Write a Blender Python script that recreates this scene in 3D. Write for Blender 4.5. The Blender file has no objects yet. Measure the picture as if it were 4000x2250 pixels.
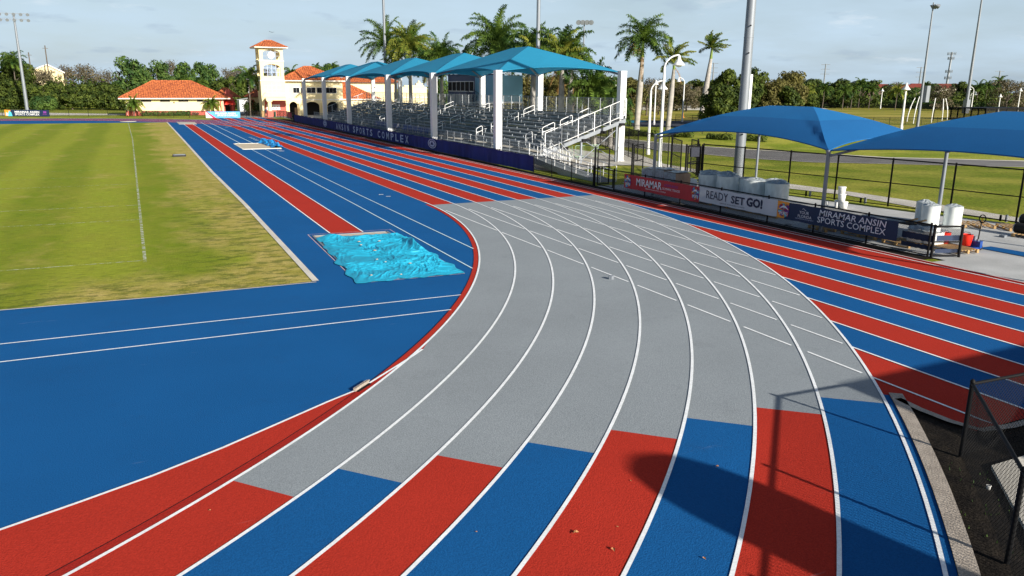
import bpy, bmesh, math, random
from mathutils import Vector, noise
sc = bpy.context.scene
C = sc.collection
rnd = random.Random(7)
PI = math.pi

# ------------------------------------------------------------------ camera
cam = bpy.data.cameras.new("camera"); co = bpy.data.objects.new("camera", cam); C.objects.link(co)
YAW, PITCH, ROLL = 0.4473, 0.2508, 0.0059
fw = Vector((math.sin(YAW)*math.cos(PITCH), math.cos(YAW)*math.cos(PITCH), -math.sin(PITCH)))
rt = Vector((math.cos(YAW), -math.sin(YAW), 0)); up = rt.cross(fw)
r2 = rt*math.cos(ROLL)+up*math.sin(ROLL); u2 = -rt*math.sin(ROLL)+up*math.cos(ROLL)
from mathutils import Matrix
co.matrix_world = Matrix(((r2.x, u2.x, -fw.x, -13.4385), (r2.y, u2.y, -fw.y, -38.6604), (r2.z, u2.z, -fw.z, 5.8203), (0, 0, 0, 1)))
cam.sensor_width = 36; cam.lens = 36*3045.1/4000
cam.clip_end = 6000; cam.clip_start = 0.1
sc.camera = co

# ------------------------------------------------------------------ light
SUN_EL = math.radians(20.8); SD = Vector((0.26, -0.966, 0)).normalized()
TOSUN = Vector((SD.x*math.cos(SUN_EL), SD.y*math.cos(SUN_EL), math.sin(SUN_EL)))
sl = bpy.data.lights.new("sun", 'SUN'); sl.energy = 5.0; sl.angle = math.radians(0.6); sl.color = (1.0, 0.93, 0.82)
so = bpy.data.objects.new("sun", sl); C.objects.link(so); so.rotation_euler = TOSUN.to_track_quat('Z', 'Y').to_euler()
so.location = (0, -60, 60)
w = bpy.data.worlds.new("World"); sc.world = w; w.use_nodes = True
nt = w.node_tree; nt.nodes.clear()
N = nt.nodes.new; LK = nt.links.new
out = N('ShaderNodeOutputWorld'); bg = N('ShaderNodeBackground'); LK(bg.outputs[0], out.inputs[0]); bg.inputs[1].default_value = 0.062
sky = N('ShaderNodeTexSky'); sky.sky_type = 'NISHITA'; sky.sun_disc = False; sky.sun_elevation = SUN_EL
sky.sun_rotation = math.atan2(SD.x, SD.y); sky.air_density = 1.0; sky.dust_density = 1.6; sky.ozone_density = 1.0; sky.altitude = 10
tc = N('ShaderNodeTexCoord'); sp = N('ShaderNodeSeparateXYZ'); LK(tc.outputs['Generated'], sp.inputs[0])
ad = N('ShaderNodeMath'); ad.operation = 'ADD'; ad.inputs[1].default_value = 0.16; LK(sp.outputs[2], ad.inputs[0])
mxz = N('ShaderNodeMath'); mxz.operation = 'MAXIMUM'; mxz.inputs[1].default_value = 0.03; LK(ad.outputs[0], mxz.inputs[0])
cmb = N('ShaderNodeCombineXYZ')
for i in (0, 1):
    d = N('ShaderNodeMath'); d.operation = 'DIVIDE'; LK(sp.outputs[i], d.inputs[0]); LK(mxz.outputs[0], d.inputs[1]); LK(d.outputs[0], cmb.inputs[i])
def nz(scale, det, rough=0.55):
    n = N('ShaderNodeTexNoise'); n.inputs['Scale'].default_value = scale; n.inputs['Detail'].default_value = det
    n.inputs['Roughness'].default_value = rough; LK(cmb.outputs[0], n.inputs['Vector']); return n
def ramp(src, a, b, ca=(0, 0, 0, 1), cb=(1, 1, 1, 1)):
    r = N('ShaderNodeValToRGB'); r.color_ramp.elements[0].position = a; r.color_ramp.elements[1].position = b
    r.color_ramp.elements[0].color = ca; r.color_ramp.elements[1].color = cb; LK(src, r.inputs[0]); return r
veil = ramp(nz(1.1, 6).outputs[0], 0.2, 0.72, (0.5, 0.5, 0.5, 1), (0.94, 0.94, 0.94, 1))
hz = N('ShaderNodeMapRange'); hz.interpolation_type = 'SMOOTHSTEP'; hz.inputs['From Min'].default_value = 0.08; hz.inputs['From Max'].default_value = 0.24; hz.inputs['To Min'].default_value = 1.0; hz.inputs['To Max'].default_value = 0.0; LK(sp.outputs[2], hz.inputs[0])
vh = N('ShaderNodeMath'); vh.operation = 'MULTIPLY'; LK(veil.outputs[0], vh.inputs[0]); LK(hz.outputs[0], vh.inputs[1])
m1 = N('ShaderNodeMixRGB'); LK(vh.outputs[0], m1.inputs[0]); LK(sky.outputs[0], m1.inputs[1]); m1.inputs[2].default_value = (6.2, 8.0, 9.7, 1)
puff = ramp(nz(3.1, 5, 0.5).outputs[0], 0.585, 0.70)
m2 = N('ShaderNodeMixRGB'); LK(m1.outputs[0], m2.inputs[1]); m2.inputs[2].default_value = (4.3, 5.5, 6.8, 1)
ms = N('ShaderNodeMath'); ms.operation = 'MULTIPLY'; ms.inputs[1].default_value = 0.5; LK(puff.outputs[0], ms.inputs[0]); LK(ms.outputs[0], m2.inputs[0])
wpf = ramp(nz(2.3, 6, 0.6).outputs[0], 0.60, 0.74)
m3 = N('ShaderNodeMixRGB'); LK(m2.outputs[0], m3.inputs[1]); m3.inputs[2].default_value = (8.8, 9.5, 10.1, 1)
ms2 = N('ShaderNodeMath'); ms2.operation = 'MULTIPLY'; ms2.inputs[1].default_value = 0.45; LK(wpf.outputs[0], ms2.inputs[0]); LK(ms2.outputs[0], m3.inputs[0])
LK(m3.outputs[0], bg.inputs[0])
sc.view_settings.view_transform = 'Standard'; sc.view_settings.look = 'None'; sc.view_settings.gamma = 1
sc.view_settings.exposure = 0.63
sc.render.engine = 'CYCLES'

# ------------------------------------------------------------------ materials
def mat(name, col, rough=0.8, var=0.12, scale=4.0, col2=None, bump=0.0, bscale=60.0, metal=0.0, spec=0.4, stretch=None, fine=0.0, trans=0.0, mask=(0.4, 0.62), det=5, scuff=0.0):
    m = bpy.data.materials.new(name); m.use_nodes = True; t = m.node_tree; b = t.nodes['Principled BSDF']
    n = t.nodes.new; l = t.links.new
    b.inputs['Roughness'].default_value = rough; b.inputs['Metallic'].default_value = metal; b.inputs['Specular IOR Level'].default_value = spec
    tcx = n('ShaderNodeTexCoord'); v = tcx.outputs['Object']
    if stretch:
        mp = n('ShaderNodeMapping'); mp.inputs['Scale'].default_value = stretch; l(v, mp.inputs[0]); v2 = mp.outputs[0]
    else: v2 = v
    nn = n('ShaderNodeTexNoise'); nn.inputs['Scale'].default_value = scale; nn.inputs['Detail'].default_value = det; l(v2, nn.inputs['Vector'])
    r = n('ShaderNodeValToRGB'); r.color_ramp.elements[0].position = mask[0]-0.1*(col2 is None); r.color_ramp.elements[1].position = mask[1]+0.1*(col2 is None)
    c1 = [c*(1-var) for c in col]+[1] if col2 is None else list(col)+[1]
    c2 = [min(1, c*(1+var)) for c in col]+[1] if col2 is None else list(col2)+[1]
    r.color_ramp.elements[0].color = c1; r.color_ramp.elements[1].color = c2; l(nn.outputs[0], r.inputs[0])
    last = r.outputs[0]
    if fine:
        f = n('ShaderNodeTexNoise'); f.inputs['Scale'].default_value = bscale; f.inputs['Detail'].default_value = 3; l(v, f.inputs['Vector'])
        fr = n('ShaderNodeMapRange'); fr.inputs['From Min'].default_value = 0.3; fr.inputs['From Max'].default_value = 0.7
        fr.inputs['To Min'].default_value = 1-fine; fr.inputs['To Max'].default_value = 1+fine; l(f.outputs[0], fr.inputs[0])
        mm = n('ShaderNodeMixRGB'); mm.blend_type = 'MULTIPLY'; mm.inputs[0].default_value = 1; l(last, mm.inputs[1]); l(fr.outputs[0], mm.inputs[2]); last = mm.outputs[0]
    if scuff:
        for sc_, st_, lo, amt, colr in ((1.0, (0.25, 2.2, 1), 0.66, scuff, (0.75, 0.78, 0.8, 1)), (0.45, (1, 1, 1), 0.56, scuff*0.5, (0.02, 0.02, 0.03, 1)), (14, (1, 1, 1), 0.74, scuff*1.6, (0.7, 0.7, 0.68, 1))):
            mp = n('ShaderNodeMapping'); mp.inputs['Scale'].default_value = st_; mp.inputs['Rotation'].default_value = (0, 0, 0.35); l(v, mp.inputs[0])
            sn = n('ShaderNodeTexNoise'); sn.inputs['Scale'].default_value = sc_*1.7; sn.inputs['Detail'].default_value = 7; sn.inputs['Roughness'].default_value = 0.7; l(mp.outputs[0], sn.inputs['Vector'])
            sr = n('ShaderNodeMapRange'); sr.inputs['From Min'].default_value = lo; sr.inputs['From Max'].default_value = lo+0.12; sr.inputs['To Max'].default_value = amt; l(sn.outputs[0], sr.inputs[0])
            mm = n('ShaderNodeMixRGB'); l(sr.outputs[0], mm.inputs[0]); l(last, mm.inputs[1]); mm.inputs[2].default_value = colr; last = mm.outputs[0]
    l(last, b.inputs['Base Color'])
    if bump:
        bn = n('ShaderNodeTexNoise'); bn.inputs['Scale'].default_value = bscale; bn.inputs['Detail'].default_value = 3; l(v, bn.inputs['Vector'])
        bp = n('ShaderNodeBump'); bp.inputs['Strength'].default_value = bump; bp.inputs['Distance'].default_value = 0.02; l(bn.outputs[0], bp.inputs['Height']); l(bp.outputs[0], b.inputs['Normal'])
    if trans:
        tr = n('ShaderNodeBsdfTranslucent'); l(last, tr.inputs[0]); mx = n('ShaderNodeMixShader'); mx.inputs[0].default_value = trans
        l(b.outputs[0], mx.inputs[1]); l(tr.outputs[0], mx.inputs[2]); l(mx.outputs[0], t.nodes['Material Output'].inputs[0])
    return m
M = {}
RUB = dict(rough=0.85, var=0.06, scale=0.35, fine=0.16, bscale=45, bump=0.4, spec=0.06, scuff=0.16)
M['red'] = mat('red_rubber', (0.42, 0.033, 0.020), **RUB)
M['red2'] = mat('dark_red_rubber', (0.33, 0.022, 0.016), **RUB)
M['blue'] = mat('blue_rubber', (0.009, 0.096, 0.285), **RUB)
M['gray'] = mat('gray_rubber', (0.262, 0.293, 0.318), **RUB)
M['line'] = mat('white_line_paint', (0.84, 0.87, 0.89), rough=0.6, var=0.08, scale=2, fine=0.12, bscale=30)
M['lineP'] = mat('pinkish_line_paint', (0.62, 0.45, 0.44), rough=0.6, var=0.1, scale=3)
M['lineC'] = mat('pale_cyan_line_paint', (0.60, 0.80, 0.88), rough=0.6, var=0.06, scale=3)
M['conc'] = mat('light_concrete', (0.60, 0.57, 0.51), rough=0.9, var=0.16, scale=0.8, fine=0.14, bscale=25, bump=0.2)
M['concyard'] = mat('yard_concrete', (0.43, 0.44, 0.44), rough=0.85, var=0.2, scale=0.5, fine=0.08, bscale=18, bump=0.1)
M['aggr'] = mat('exposed_aggregate', (0.38, 0.33, 0.28), rough=0.95, var=0.2, scale=3, fine=0.3, bscale=38, bump=0.6)
M['asph'] = mat('road_asphalt', (0.17, 0.165, 0.165), rough=0.9, var=0.16, scale=0.4, fine=0.12, bscale=20, bump=0.2)
M['asph2'] = mat('dark_asphalt', (0.028, 0.032, 0.05), rough=0.85, var=0.2, scale=0.3)
M['soil'] = mat('black_soil', (0.012, 0.010, 0.009), rough=1, col2=(0.022, 0.018, 0.014), scale=2.5, bump=0.9, bscale=30, fine=0.5, spec=0.1)
M['soilg'] = mat('weedy_soil', (0.02, 0.016, 0.012), rough=1, col2=(0.05, 0.055, 0.015), scale=1.6, bump=0.9, bscale=30, fine=0.5, spec=0.1, mask=(0.5, 0.7))
M['lawn'] = mat('lawn_grass', (0.17, 0.22, 0.014), rough=0.95, col2=(0.32, 0.32, 0.045), scale=0.22, fine=0.45, bscale=9, bump=0.9, spec=0.15, det=8)
M['field'] = mat('dry_field_grass', (0.20, 0.21, 0.025), rough=0.95, col2=(0.36, 0.30, 0.07), scale=0.06, fine=0.3, bscale=3, spec=0.1, det=8)
M['dry'] = mat('dry_grass_tufts', (0.34, 0.27, 0.07), rough=0.95, col2=(0.13, 0.16, 0.02), scale=1.0, fine=0.3, bscale=20, spec=0.1)
M['wall'] = mat('cream_stucco', (0.80, 0.69, 0.41), rough=0.9, var=0.05, scale=1.0, bump=0.1, bscale=30)
M['trim'] = mat('white_trim', (0.80, 0.76, 0.66), rough=0.7, var=0.04)
M['pinkwall'] = mat('coral_stucco', (0.55, 0.13, 0.10), rough=0.9, var=0.08, scale=1)
M['white'] = mat('white_painted_steel', (0.80, 0.81, 0.82), rough=0.45, var=0.03, scale=1.5)
M['whitepl'] = mat('white_plastic', (0.78, 0.79, 0.78), rough=0.4, var=0.05, scale=6)
M['galv'] = mat('galvanised_steel', (0.225, 0.25, 0.285), rough=0.5, var=0.12, scale=2.5, metal=0.25, stretch=(1, 1, 0.2))
M['alum'] = mat('mill_aluminium', (0.36, 0.385, 0.41), rough=0.4, var=0.08, scale=3, metal=0.4)
M['bench'] = mat('grey_bench_plank', (0.30, 0.33, 0.36), rough=0.6, var=0.1, scale=1.5, stretch=(1, 0.2, 1))
M['deck'] = mat('grey_tread_plank', (0.17, 0.19, 0.205), rough=0.7, var=0.1, scale=1.5)
M['black'] = mat('black_coated_steel', (0.007, 0.007, 0.008), rough=0.6, var=0.2, spec=0.15)
M['dark'] = mat('dark_interior', (0.012, 0.012, 0.014), rough=0.6, var=0.3)
M['glass'] = mat('dark_window_glass', (0.012, 0.014, 0.018), rough=0.6, var=0.4, scale=1.5, spec=0.04)
M['screen'] = mat('navy_windscreen', (0.012, 0.022, 0.16), rough=0.85, var=0.25, scale=1.2, stretch=(1, 1, 0.3), trans=0.12)
M['teal'] = mat('teal_shade_fabric', (0.022, 0.29, 0.50), rough=0.75, var=0.05, scale=0.6, trans=0.22, fine=0.05, bscale=20)
M['royal'] = mat('royal_blue_shade_fabric', (0.006, 0.125, 0.36), rough=0.8, var=0.05, scale=0.6, trans=0.14, fine=0.06, bscale=25)
M['royal2'] = mat('royal_blue_top_panel', (0.008, 0.16, 0.43), rough=0.8, var=0.05, scale=0.6, trans=0.14, fine=0.06, bscale=25)
M['tarp'] = mat('cyan_tarpaulin', (0.012, 0.34, 0.53), rough=0.6, var=0.1, scale=2.0, spec=0.5)
M['tarp2'] = mat('sky_blue_tarpaulin', (0.02, 0.26, 0.62), rough=0.45, var=0.15, scale=2.0)
M['sand'] = mat('pale_sand', (0.52, 0.44, 0.33), rough=1, var=0.12, scale=4, bump=0.5, bscale=20)
M['board'] = mat('weathered_board', (0.46, 0.43, 0.37), rough=0.85, var=0.14, scale=1.5)
M['wood'] = mat('pallet_wood', (0.42, 0.27, 0.12), rough=0.85, var=0.2, scale=4, stretch=(1, 5, 1))
M['card'] = mat('cardboard', (0.42, 0.28, 0.20), rough=0.85, var=0.15, scale=3)
M['wrap'] = mat('shrink_wrapped_roll', (0.70, 0.75, 0.75), rough=0.25, var=0.16, scale=5, spec=0.6, stretch=(1, 1, 0.4))
M['film'] = mat('plastic_film', (0.52, 0.58, 0.62), rough=0.18, var=0.3, scale=7, spec=0.7, trans=0.3)
M['blackrub'] = mat('black_rubber', (0.012, 0.012, 0.012), rough=0.7, var=0.2)
M['redpl'] = mat('bright_red_plastic', (0.75, 0.03, 0.015), rough=0.35, var=0.05)
M['bluepl'] = mat('blue_painted_metal', (0.01, 0.06, 0.30), rough=0.35, var=0.1)
M['yellow'] = mat('yellow_plastic', (0.75, 0.45, 0.02), rough=0.4, var=0.05)
M['orangecone'] = mat('orange_plastic', (0.8, 0.32, 0.06), rough=0.5, var=0.05)
M['navybox'] = mat('navy_cladding', (0.018, 0.045, 0.12), rough=0.6, var=0.1, scale=1)
M['litblue'] = mat('sunlit_blue_cladding', (0.20, 0.42, 0.55), rough=0.6, var=0.08, scale=1)  # press box blue with the sunlight on its near side put into the colour
M['bred'] = mat('red_banner', (0.50, 0.035, 0.045), rough=0.6, var=0.06, trans=0.15)
M['bwhite'] = mat('white_banner', (0.60, 0.63, 0.68), rough=0.55, var=0.06, scale=1.5, trans=0.2)
M['bnavy'] = mat('navy_banner', (0.014, 0.032, 0.085), rough=0.6, var=0.1, trans=0.1)
M['bblue'] = mat('sky_blue_banner', (0.10, 0.38, 0.66), rough=0.6, var=0.1)
M['ink'] = mat('navy_ink', (0.012, 0.02, 0.06), rough=0.6, var=0.05)
M['inkw'] = mat('white_ink', (0.75, 0.77, 0.82), rough=0.6, var=0.04)
M['inkl'] = mat('pale_blue_ink', (0.42, 0.50, 0.70), rough=0.7, var=0.08)
M['inkc'] = mat('cyan_ink', (0.10, 0.55, 0.75), rough=0.6, var=0.1)
M['inkp'] = mat('purple_ink', (0.22, 0.05, 0.32), rough=0.6, var=0.1)
M['inkr'] = mat('crimson_ink', (0.55, 0.03, 0.10), rough=0.6, var=0.1)
M['inko'] = mat('orange_ink', (0.85, 0.32, 0.03), rough=0.6, var=0.1)
M['leafb'] = mat('dry_leaf', (0.42, 0.2, 0.08), rough=0.8, var=0.3, scale=10)
M['cloth'] = mat('dark_navy_cloth', (0.02, 0.025, 0.06), rough=0.9)
M['skin'] = mat('skin', (0.38, 0.2, 0.13), rough=0.6)
M['greenpl'] = mat('pale_green_steel', (0.30, 0.48, 0.36), rough=0.5)
M['darkgreen'] = mat('dark_green_plastic', (0.01, 0.04, 0.02), rough=0.5)
M['hroof'] = mat('dark_red_roof', (0.18, 0.035, 0.025), rough=0.8, var=0.2)
M['tank'] = mat('tan_metal', (0.35, 0.3, 0.22), rough=0.6)

def foliage(name, a, b, tr=0.25, scale=0.5):
    return mat(name, a, rough=0.7, col2=b, scale=scale, mask=(0.42, 0.6), trans=tr, spec=0.25, det=6)
M['f_dark'] = foliage('dark_foliage', (0.028, 0.050, 0.008), (0.10, 0.135, 0.020))
M['f_green'] = foliage('green_foliage', (0.030, 0.075, 0.018), (0.11, 0.18, 0.035))
M['f_olive'] = foliage('olive_foliage', (0.085, 0.082, 0.020), (0.17, 0.155, 0.045))
M['f_brown'] = foliage('bare_brown_foliage', (0.085, 0.075, 0.045), (0.17, 0.145, 0.085), tr=0.1)
M['f_pink'] = foliage('pinkish_twigs', (0.22, 0.15, 0.12), (0.33, 0.25, 0.20), tr=0.1)
M['f_palm'] = foliage('palm_fronds', (0.020, 0.06, 0.012), (0.12, 0.19, 0.025), scale=0.35)
M['f_palmy'] = foliage('yellow_palm_fronds', (0.07, 0.13, 0.015), (0.26, 0.27, 0.04), scale=0.5)
M['f_dead'] = foliage('dead_fronds', (0.30, 0.16, 0.05), (0.42, 0.25, 0.10), tr=0.1)
M['bark'] = mat('grey_bark', (0.12, 0.10, 0.08), rough=0.95, var=0.3, scale=3)
M['palmbark'] = mat('pale_palm_trunk', (0.36, 0.34, 0.32), rough=0.9, var=0.22, scale=1.2, stretch=(1, 1, 1.5))
M['crownshaft'] = mat('green_crownshaft', (0.16, 0.24, 0.03), rough=0.5, var=0.2)

def tile_mat():
    m = bpy.data.materials.new('orange_clay_tiles'); m.use_nodes = True; t = m.node_tree; b = t.nodes['Principled BSDF']; n = t.nodes.new; l = t.links.new
    b.inputs['Roughness'].default_value = 0.75
    tx = n('ShaderNodeTexCoord'); nn = n('ShaderNodeTexNoise'); nn.inputs['Scale'].default_value = 3.2; nn.inputs['Detail'].default_value = 2; l(tx.outputs['Object'], nn.inputs['Vector'])
    r = n('ShaderNodeValToRGB'); r.color_ramp.elements[0].position = 0.38; r.color_ramp.elements[1].position = 0.62
    r.color_ramp.elements[0].color = (0.24, 0.055, 0.022, 1); r.color_ramp.elements[1].color = (0.58, 0.17, 0.05, 1); l(nn.outputs[0], r.inputs[0]); l(r.outputs[0], b.inputs['Base Color'])
    return m
M['tile'] = tile_mat()
def turf_mat():
    m = bpy.data.materials.new('infield_grass'); m.use_nodes = True; t = m.node_tree; b = t.nodes['Principled BSDF']; n = t.nodes.new; l = t.links.new
    b.inputs['Roughness'].default_value = 0.95; b.inputs['Specular IOR Level'].default_value = 0.12
    tx = n('ShaderNodeTexCoord'); P = tx.outputs['Object']
    sx = n('ShaderNodeSeparateXYZ'); l(P, sx.inputs[0])
    def noi(scale, det=5, st=None, ro=0.6):
        q = n('ShaderNodeTexNoise'); q.inputs['Scale'].default_value = scale; q.inputs['Detail'].default_value = det; q.inputs['Roughness'].default_value = ro
        if st:
            mp = n('ShaderNodeMapping'); mp.inputs['Scale'].default_value = st; l(P, mp.inputs[0]); l(mp.outputs[0], q.inputs['Vector'])
        else: l(P, q.inputs['Vector'])
        return q.outputs[0]
    def mr(src, a, b_, c, d):
        q = n('ShaderNodeMapRange'); q.inputs['From Min'].default_value = a; q.inputs['From Max'].default_value = b_; q.inputs['To Min'].default_value = c; q.inputs['To Max'].default_value = d; l(src, q.inputs[0]); return q.outputs[0]
    def op(o, a, b_):
        q = n('ShaderNodeMath'); q.operation = o
        for i, z in enumerate((a, b_)):
            if isinstance(z, (int, float)): q.inputs[i].default_value = z
            else: l(z, q.inputs[i])
        return q.outputs[0]
    def mixc(f, a, b_):
        q = n('ShaderNodeMixRGB')
        if isinstance(f, float): q.inputs[0].default_value = f
        else: l(f, q.inputs[0])
        for i, z in ((1, a), (2, b_)):
            if isinstance(z, tuple): q.inputs[i].default_value = z
            else: l(z, q.inputs[i])
        return q.outputs[0]
    # mowing stripes run along the field (object Y), each about 5 m wide
    stripe = op('SINE', op('MULTIPLY', op('ADD', sx.outputs[0], mr(noi(0.08), 0, 1, -1.2, 1.2)), 1.15), 0)
    stripe = mr(stripe, -0.5, 0.5, 0, 1)
    green = mixc(stripe, (0.17, 0.235, 0.010, 1), (0.265, 0.315, 0.024, 1))
    green = mixc(mr(noi(0.5, 6), 0.35, 0.65, 0, 0.6), green, (0.26, 0.26, 0.03, 1))
    dry = mixc(mr(noi(1.3, 5), 0.35, 0.65, 0, 1), (0.47, 0.375, 0.12, 1), (0.31, 0.28, 0.045, 1))
    ex = mr(sx.outputs[0], -15.0, -9.6, -0.40, 0.50)
    ey = mr(sx.outputs[1], -9.5, -13.5, -0.1, 0.25)
    edge = op('MAXIMUM', ex, ey)
    f = mr(op('ADD', edge, mr(noi(0.28, 6, (1, 0.6, 1)), 0.3, 0.7, -0.3, 0.5)), 0.15, 0.55, 0, 1)
    c = mixc(f, green, dry)
    tuft = mr(noi(1.35, 7, (0.7, 1.5, 1), 0.78), 0.50, 0.55, 0, 1)
    near = mr(sx.outputs[1], 30, 0, 0, 1)
    tuft = op('MULTIPLY', tuft, op('MULTIPLY', near, mr(op('MAXIMUM', edge, 0), 0, 0.25, 0.15, 1)))
    c = mixc(op('MULTIPLY', tuft, 0.62), c, (0.06, 0.10, 0.010, 1))
    streak = mr(noi(5, 5, (0.5, 2.2, 1), 0.7), 0.3, 0.7, 0.72, 1.28)
    q = n('ShaderNodeMixRGB'); q.blend_type = 'MULTIPLY'; q.inputs[0].default_value = 1; l(c, q.inputs[1]); l(streak, q.inputs[2]); c = q.outputs[0]
    l(c, b.inputs['Base Color'])
    bp = n('ShaderNodeBump'); bp.inputs['Strength'].default_value = 0.7; bp.inputs['Distance'].default_value = 0.05; l(noi(14, 4), bp.inputs['Height']); l(bp.outputs[0], b.inputs['Normal'])
    return m
M['turf'] = turf_mat()
def chalk_mat():
    m = bpy.data.materials.new('worn_chalk'); m.use_nodes = True; t = m.node_tree; b = t.nodes['Principled BSDF']; n = t.nodes.new; l = t.links.new
    b.inputs['Base Color'].default_value = (0.62, 0.66, 0.55, 1); b.inputs['Roughness'].default_value = 0.9
    tx = n('ShaderNodeTexCoord'); q = n('ShaderNodeTexNoise'); q.inputs['Scale'].default_value = 5; q.inputs['Detail'].default_value = 6; l(tx.outputs['Object'], q.inputs['Vector'])
    r = n('ShaderNodeMapRange'); r.inputs['From Min'].default_value = 0.42; r.inputs['From Max'].default_value = 0.58; r.inputs['To Min'].default_value = 0.08; r.inputs['To Max'].default_value = 0.6; l(q.outputs[0], r.inputs[0])
    tr = n('ShaderNodeBsdfTransparent'); mx = n('ShaderNodeMixShader'); l(r.outputs[0], mx.inputs[0]); l(tr.outputs[0], mx.inputs[1]); l(b.outputs[0], mx.inputs[2]); l(mx.outputs[0], t.nodes['Material Output'].inputs[0])
    return m
M['chalk'] = chalk_mat()

# ------------------------------------------------------------------ mesh helpers
ORIG = {}
class MB:
    def __init__(s): s.v = []; s.f = []; s.m = []; s.s = []
    def add(s, vs, fs, m=0, sm=False):
        o = len(s.v); s.v += [tuple(p) for p in vs]
        for f in fs: s.f.append(tuple(o+i for i in f)); s.m.append(m); s.s.append(sm)
    def box(s, x0, y0, z0, x1, y1, z1, m=0):
        s.add([(x0, y0, z0), (x1, y0, z0), (x1, y1, z0), (x0, y1, z0), (x0, y0, z1), (x1, y0, z1), (x1, y1, z1), (x0, y1, z1)],
              [(0, 3, 2, 1), (4, 5, 6, 7), (0, 1, 5, 4), (1, 2, 6, 5), (2, 3, 7, 6), (3, 0, 4, 7)], m)
    def bar(s, p, q, wdt, hgt, m=0):
        p = Vector(p); q = Vector(q); d = (q-p).normalized(); u = Vector((0, 0, 1)) if abs(d.z) < 0.95 else Vector((1, 0, 0))
        a = d.cross(u).normalized()*wdt/2; b = a.cross(d).normalized()*hgt/2
        vs = [p-a-b, p+a-b, p+a+b, p-a+b, q-a-b, q+a-b, q+a+b, q-a+b]
        s.add(vs, [(0, 1, 2, 3), (7, 6, 5, 4), (0, 4, 5, 1), (1, 5, 6, 2), (2, 6, 7, 3), (3, 7, 4, 0)], m)
    def tube(s, p, q, r0, r1=None, n=8, m=0, cap=True):
        r1 = r0 if r1 is None else r1; p = Vector(p); q = Vector(q); d = (q-p).normalized(); u = Vector((0, 0, 1)) if abs(d.z) < 0.95 else Vector((1, 0, 0))
        a = d.cross(u).normalized(); b = a.cross(d).normalized(); vs = []
        for c, r in ((p, r0), (q, r1)):
            for i in range(n): t = 2*PI*i/n; vs.append(c+a*math.cos(t)*r+b*math.sin(t)*r)
        s.add(vs, [(i, (i+1) % n, n+(i+1) % n, n+i) for i in range(n)], m, True)
        if cap: s.add(vs[:n], [tuple(range(n-1, -1, -1))], m); s.add(vs[n:], [tuple(range(n))], m)
    def path(s, pts, r, n=6, m=0):
        for a, b in zip(pts[:-1], pts[1:]): s.tube(a, b, r, None, n, m)
    def lathe(s, prof, cx=0, cy=0, n=16, m=0, sm=True):
        vs = []; fs = []
        for r, z in prof:
            for i in range(n): t = 2*PI*i/n; vs.append((cx+r*math.cos(t), cy+r*math.sin(t), z))
        for k in range(len(prof)-1):
            for i in range(n): fs.append((k*n+i, k*n+(i+1) % n, (k+1)*n+(i+1) % n, (k+1)*n+i))
        s.add(vs, fs, m, sm)
    def prism(s, poly, z0, z1, m=0):
        n = len(poly); vs = [(x, y, z0) for x, y in poly]+[(x, y, z1) for x, y in poly]
        s.add(vs, [tuple(range(n-1, -1, -1)), tuple(range(n, 2*n))]+[(i, (i+1) % n, n+(i+1) % n, n+i) for i in range(n)], m)
    def poly(s, pts, m=0, z=None):
        s.add([(p[0], p[1], z) if z is not None else p for p in pts], [tuple(range(len(pts)))], m)
    def grid(s, fn, nu, nv, m=0, sm=True):
        vs = [fn(i/nu, j/nv) for j in range(nv+1) for i in range(nu+1)]
        s.add(vs, [(j*(nu+1)+i, j*(nu+1)+i+1, (j+1)*(nu+1)+i+1, (j+1)*(nu+1)+i) for j in range(nv) for i in range(nu)], m, sm)
    def build(s, name, mats, parent=None):
        o0 = ORIG.get(parent.name, Vector((0, 0, 0))) if parent else Vector((0, 0, 0))
        me = bpy.data.meshes.new(name); me.from_pydata([(x-o0.x, y-o0.y, z-o0.z) for x, y, z in s.v], [], s.f)
        mats = mats if isinstance(mats, list) else [mats]
        for q in mats: me.materials.append(M[q])
        me.polygons.foreach_set('material_index', s.m); me.polygons.foreach_set('use_smooth', s.s); me.update()
        o = bpy.data.objects.new(name, me); C.objects.link(o)
        if parent: o.parent = parent; ORIG[o.name] = o0
        return o
def tag(o, label=None, cat=None, group=None, kind=None):
    if label: o['label'] = label
    if cat: o['category'] = cat
    if group: o['group'] = group
    if kind: o['kind'] = kind
    return o
def thing(name, label, cat, loc=(0, 0, 0), group=None):
    o = bpy.data.objects.new(name, None); C.objects.link(o); o.location = loc; ORIG[o.name] = Vector(loc); o.empty_display_size = 0.3
    return tag(o, label, cat, group)
def struct(name, mb, mats): return tag(mb.build(name, mats), kind='structure')
def copy_tree(o, loc, rz=0, scale=(1, 1, 1), label=None):
    def rec(a, p):
        c = a.copy(); C.objects.link(c)
        if p: c.parent = p
        for ch in list(a.children): rec(ch, c)
        return c
    r = rec(o, None); r.location = loc; r.rotation_euler = (0, 0, rz); r.scale = scale
    if label: r['label'] = label
    return r
ORD = ['first', 'second', 'third', 'fourth', 'fifth', 'sixth', 'seventh', 'eighth', 'ninth', 'tenth', 'eleventh', 'twelfth', 'thirteenth', 'fourteenth', 'fifteenth', 'sixteenth', 'seventeenth', 'eighteenth', 'nineteenth', 'twentieth', 'twenty-first', 'twenty-second', 'twenty-third', 'twenty-fourth', 'twenty-fifth', 'twenty-sixth', 'twenty-seventh', 'twenty-eighth', 'twenty-ninth', 'thirtieth', 'thirty-first', 'thirty-second', 'thirty-third', 'thirty-fourth', 'thirty-fifth']
DG = None
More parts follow.
